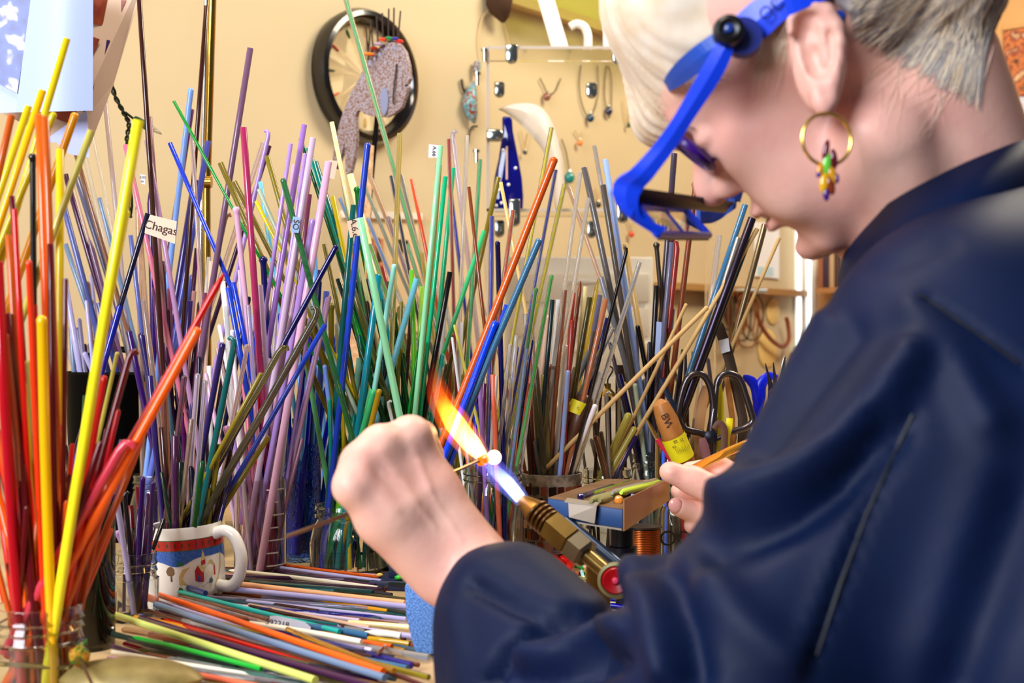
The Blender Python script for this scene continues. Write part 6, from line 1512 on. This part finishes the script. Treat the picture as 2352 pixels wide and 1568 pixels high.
# ---- shirt
m_shirt = mat('navy cotton shirt', (0, 20, 60), .6, spec=.22, noise=(14, (0, 14, 42), .6), bump=(900, .12))
S = [rc(PA(2310, 910, .84), PA(2440, 1700, .79), .115, .16, .03), rc(PA(2175, 848, .685), PA(1700, 1560, .625), .0650, .058, .02), rc(PA(2120, 790, .76), PA(2450, 700, .76), .045, .07, .03), rc(PA(2300, 800, .72), PA(2450, 1500, .66), .08, .12, .05)]
S += [rc(PA(1540, 1372, .68), PA(1720, 1450, .645), .0235, .05, .012), rc(PA(1700, 1560, .625), PA(1620, 1740, .645), .058, .058, .02)]
S += [rc(PA(1170, 1422, .795), PA(1560, 1830, .665), .0462, .050, .010), rc(PA(1190, 1570, .785), PA(1560, 1790, .67), .049, .05, .02)]
S += [rc(PA(2330, 840, 1.02), PA(2060, 1285, 1.08), .06, .050, .03), rc(PA(2060, 1285, 1.08), PA(1790, 1175, 1.15), .050, .043, .03), rc(PA(2300, 800, .86), PA(2340, 840, 1.0), .08, .065, .03)]
S += [rc(PA(1140, 1390, .835), PA(880, 1060, .86), .037, .034, .004, -1), rc(PA(2180, 540, .83), PA(2090, 160, .80), .062, .062, .01, -1), rc(PA(1720, 1160, 1.16), PA(1600, 1100, 1.16), .034, .034, .006, -1)]
sV, sF = sdf_mesh(S, .0042); sV = smooth_mesh(sV, sF, 2)
FOLD = [([(1680, 1150), (1740, 1130), (1840, 1092), (1930, 1030), (2010, 940), (2090, 830)], 46, 9), ([(1640, 1250), (1720, 1232), (1820, 1190), (1930, 1110), (2030, 990)], 50, -7),
        ([(1900, 740), (1800, 880), (1690, 1020)], 26, 4), ([(1960, 760), (1860, 890), (1750, 1040)], 34, -4), ([(1460, 1310), (1500, 1400), (1530, 1540)], 34, 6), ([(1540, 1330), (1580, 1440), (1600, 1560)], 38, -6), ([(1640, 1350), (1700, 1420), (1790, 1500)], 50, 4),
        ([(1085, 1300), (1200, 1290), (1320, 1370), (1400, 1430)], 46, 3), ([(1090, 1345), (1180, 1390), (1260, 1420)], 22, -4), ([(1400, 1410), (1310, 1412), (1230, 1440), (1160, 1500), (1120, 1570)], 18, -7), ([(1200, 1500), (1280, 1508), (1360, 1470), (1430, 1440)], 26, 6), ([(1180, 1560), (1280, 1560), (1420, 1520)], 26, -5), ([(1040, 1400), (1060, 1500), (1050, 1580)], 26, 3),
        ([(2130, 690), (2200, 735), (2360, 850)], 14, -3), ([(2100, 720), (2180, 800), (2260, 960)], 50, 4), ([(2000, 620), (2080, 600), (2180, 560)], 24, -2), ([(2096, 952), (1990, 1180), (1858, 1545)], 12, -2.6), ([(2060, 960), (1950, 1190), (1815, 1545)], 24, 2.5), ([(2290, 1000), (2180, 1300), (2100, 1568)], 60, 3), ([(2352, 1150), (2260, 1400), (2200, 1568)], 60, -4)]
sV = folds(sV, sF, [(a_, b_, c_*(1.7 if abs(c_) > 3 else 1)) for a_, b_, c_ in FOLD])
shirt = np_mesh('shirt', sV, sF, m_shirt, person)
sb_v = BVHTree.FromPolygons(sV.tolist(), sF.tolist()); m_seam = mat('dark seam thread', (2, 8, 24), .6)
def on_shirt(x, y, off=.0010):
    r = Vector(((x-CX)/F_PX, 1, -(y-CY)/F_PX)).normalized(); h_ = sb_v.ray_cast(Vector((0, 0, CAM_Z)), r); return h_[0]-r*off if h_[0] is not None else None
for pts in ([(2096, 952), (2050, 1050), (1990, 1180), (1930, 1340), (1858, 1560)], [(2110, 676), (2150, 700), (2200, 735), (2280, 790), (2360, 850)]):
    q_ = [on_shirt(x, y) for x, y in [(a[0]+(b[0]-a[0])*t, a[1]+(b[1]-a[1])*t) for a, b in zip(pts[:-1], pts[1:]) for t in (0, .25, .5, .75)]]
    MB().tube([p_ for p_ in q_ if p_], .0009, 5).build('seam', m_seam, shirt)
top = [(1942, 578, .862), (1962, 532, .80), (2050, 466, .748), (2150, 410, .735), (2260, 358, .745), (2370, 318, .785), (2400, 330, .86), (2300, 390, .925), (2130, 480, .94), (1995, 560, .915)]
bot = [(1936, 700, .872), (1945, 690, .785), (2050, 630, .715), (2170, 560, .70), (2300, 490, .715), (2440, 430, .785), (2470, 450, .87), (2330, 540, .95), (2140, 600, .96), (1990, 680, .93)]
tp = spline([P(*q_) for q_ in top]+[P(*top[0])], 5)[:-1]; bp_ = spline([P(*q_) for q_ in bot]+[P(*bot[0])], 5)[:-1]; b = MB(); v = []; n = len(tp)
for a, c_ in zip(tp, bp_): v += [a, a.lerp(c_, .5)+(a.lerp(c_, .5)-P(2180, 560, .83)).normalized()*.003, c_]
b.add(v, [[3*i+k, 3*((i+1) % n)+k, 3*((i+1) % n)+k+1, 3*i+k+1] for i in range(n) for k in (0, 1)]); col_ = b.build('collar', m_shirt, shirt); so = col_.modifiers.new('thickness', 'SOLIDIFY'); so.thickness = .003; so.offset = 0

# ------------------------------------------------------------------ worn things: magnifier visor, spectacles, earring
m_vis = mat('bright blue visor plastic', (8, 62, 226), .35); m_visd = mat('blue visor band', (20, 74, 176), .45); m_blk = mat('black rubber', (10, 10, 14), .35)
vs = thing('magnifier_visor', P(1672, 70, .715), 'bright blue headband magnifier visor with flip down lens plate', 'visor')
def strap(nm, lf, rt, m, th=.0022):
    """flat band between two pixel edges (px, py, depth)"""
    a = spline([P(*q_) for q_ in lf], 6); c_ = spline([P(*q_) for q_ in rt], 6); b = MB(); v = []
    for p_, q_ in zip(a, c_): v += [p_, (p_+q_)/2+Vector((0, -.0012, 0)), q_]
    n = len(a); b.add(v, [[3*i+k, 3*i+k+1, 3*i+4+k, 3*i+3+k] for i in range(n-1) for k in (0, 1)]); o = b.build(nm, m, vs, smooth=False); s_ = o.modifiers.new('thickness', 'SOLIDIFY'); s_.thickness = th; s_.offset = 0
    return o
strap('headband', [(1690, 40, .728), (1735, 0, .722), (1800, -45, .716), (1900, -90, .715)], [(1715, 118, .728), (1760, 85, .722), (1826, 30, .715), (1952, -20, .715)], m_vis)
strap('headband_tail', [(1905, 20, .722), (1930, 24, .722), (1948, 24, .726)], [(1915, 55, .722), (1930, 56, .722), (1940, 40, .726)], m_visd)
strap('brow_guard', [(1660, 64, .716), (1600, 104, .722), (1556, 142, .738), (1530, 180, .765), (1532, 196, .80)], [(1690, 112, .716), (1634, 146, .722), (1588, 180, .738), (1545, 206, .765), (1540, 206, .80)], m_visd, .003)
strap('arm', [(1662, 75, .712), (1610, 160, .715), (1548, 268, .722), (1500, 335, .728), (1450, 388, .732), (1416, 412, .738), (1408, 445, .742)], [(1690, 95, .712), (1660, 168, .715), (1590, 275, .722), (1545, 345, .728), (1500, 405, .732), (1474, 436, .738), (1450, 500, .742)], m_vis, .003)
strap('far_arm', [(1690, 458, .875), (1672, 452, .878), (1640, 455, .875), (1600, 466, .865)], [(1690, 478, .875), (1660, 498, .878), (1632, 512, .872), (1606, 514, .862)], m_visd, .003)
MB().tube([P(1682, 458, .876), P(1720, 330, .886), P(1780, 90, .89)], .006, 8, flat=((0, 1, 0), .3)).build('far_arm_upper', m_visd, vs)
MB().prism([P(1472, 430, .742), P(1690, 462, .872), P(1670, 484, .87), P(1462, 462, .742)], (-.002, .001, -.002)).build('hinge_bar', mat('dark visor bar', (24, 16, 40), .4), vs, smooth=False, bevel=.0008)
strap('side_shell', [(1410, 420, .739), (1412, 455, .741), (1440, 492, .744), (1510, 540, .750)], [(1470, 436, .738), (1465, 470, .740), (1478, 500, .744), (1530, 524, .750)], m_vis, .003)
fa, fb, fc, fdd = P(1468, 476, .744), P(1572, 480, .846), P(1628, 540, .846), P(1510, 538, .750)
fb_ = MB()
for a, c_ in ((fa, fb), (fb, fc), (fc, fdd), (fdd, fa), ((fa+fb)/2, (fc+fdd)/2)): fb_.tube([a, c_], .0024 if a != (fa+fb)/2 else .0012, 8)
fb_.build('lens_frame', m_vis, vs)
nrm = (fb-fa).cross(fdd-fa).normalized()
for a, b_, c_, d_ in ((fa, (fa+fb)/2, (fdd+fc)/2, fdd), ((fa+fb)/2, fb, fc, (fdd+fc)/2)): MB().prism([a, b_, c_, d_], nrm*.0015).build('lens', mat('lens glass', (250, 244, 226), .02, trans=1, ior=1.15), vs, smooth=False)
MB().prism([fdd+Vector((0, 0, -.001)), fc+Vector((0, 0, -.001)), fc+Vector((0, 0, -.0035)), fdd+Vector((0, 0, -.0035))], (0, -.001, 0)).build('lens_edge', mat('dark visor bar', (24, 16, 40), .4), vs, smooth=False)
kc = P(1674, 70, .708); kn = Vector((-.12, -1, .05)).normalized()
MB().lathe([(PX(36, .71), -.010), (PX(37, .71), 0), (PX(34, .71), .003), (PX(24, .71), .0045), (PX(15, .71), .0032), (.0002, .0032)], kc, 30, kn).build('pivot_knob', m_blk, vs); MB().lathe([(PX(12, .71), .0032), (PX(10, .71), .0052), (.0002, .0058)], kc, 20, kn).build('knob_button', mat('blue button', (16, 50, 130), .25), vs)
kc2 = P(1706, 84, .716); MB().lathe([(PX(46, .71), -.006), (PX(47, .71), .0), (PX(44, .71), .002), (.0002, .002)], kc2, 30, kn).build('pivot_disc', mat('deep blue disc', (12, 30, 120), .35), vs)
text('brand_letters', 'OC', .010, P(1772, 20, .7135), (.72, 0, .69), (-.69, 0, .72), mat('dark print', (8, 24, 96), .5), vs, .0)
gs = thing('spectacles', P(1590, 345, .85), 'purple framed spectacles low on the nose behind the visor arm', 'spectacles')
m_pur = mat('purple spectacle frame', (52, 12, 110), .25); gm = MB()
gu = (P(1540, 308, .82)-P(1640, 388, .82)).normalized()
for dd, nm_ in ((.792, 'near'), (.862, 'far')):
    c0 = P(1588, 348, dd); hl_ = PX(60, dd)
    pts = [c0+gu*(hl_*math.cos(a))+Vector((.14, 1, .05)).normalized()*(.024*math.sin(a)) for a in np.linspace(0, 2*math.pi, 29)]; MB().tube(pts, .0030, 8, cap=False).build('rim', m_pur, gs)
    MB().add([c0]+pts[:-1], [[0, i+1, (i+1) % 28+1] for i in range(28)]).build('lens', mat('spectacle lens', (250, 246, 246), .02, trans=1, ior=1.1), gs)
MB().tube([P(1560, 318, .790), P(1600, 350, .788), P(1636, 376, .790)], [.003, .0042, .003], 8).build('end_piece', m_pur, gs)
MB().tube([P(1600, 352, .81), P(1604, 346, .827), P(1600, 352, .845)], .002, 8).build('bridge', m_pur, gs)
er = thing('hoop_earring', P(1899, 258, .716), 'gold hoop earring with a green and amber glass flower hanging from her ear', 'earring')
hc3 = P(1899, 320, .712); Rr = PX(60, .712)
MB().tube([hc3+Vector((math.sin(a)*Rr, math.sin(a)*.004, math.cos(a)*Rr)) for a in np.linspace(0, 2*math.pi, 41)], .0010, 8, cap=False).build('hoop', mat('polished gold', (236, 196, 96), .32, metal=1), er)
for x, y, rx, rz, rgb, rot in [(1897, 345, 8, 26, (110, 16, 40), .2), (1915, 365, 9, 24, (96, 10, 30), -.1), (1899, 376, 11, 26, (110, 214, 70), .1), (1884, 390, 9, 18, (226, 150, 20), .3), (1912, 402, 11, 22, (214, 150, 30), -.3), (1893, 420, 11, 24, (236, 176, 16), .1), (1908, 425, 10, 24, (130, 50, 20), -.2), (1898, 446, 8, 16, (70, 20, 120), 0), (1880, 400, 6, 8, (60, 30, 150), 0), (1922, 410, 6, 12, (70, 30, 130), 0)]:
    b = MB().ball((0, 0, 0), 1, 12, (PX(rx, .71), PX(6, .71), PX(rz, .71))); M_ = Matrix.Rotation(rot, 3, 'Y'); c_ = P(x, y, .708); b.v = [c_+M_ @ v_ for v_ in b.v]; b.build('petal', mat('petal %s' % (rgb,), rgb, .08, coat=.4, trans=.15), er)
hr = make_rod(P(1726, 1014, 1.172), P(1575, 1086, 1.158), PX(10, 1.16), 'amber', 't', 'c'); tag(hr, 'amber see-through rod pinched in the right fingers behind the tray', 'glass rod')
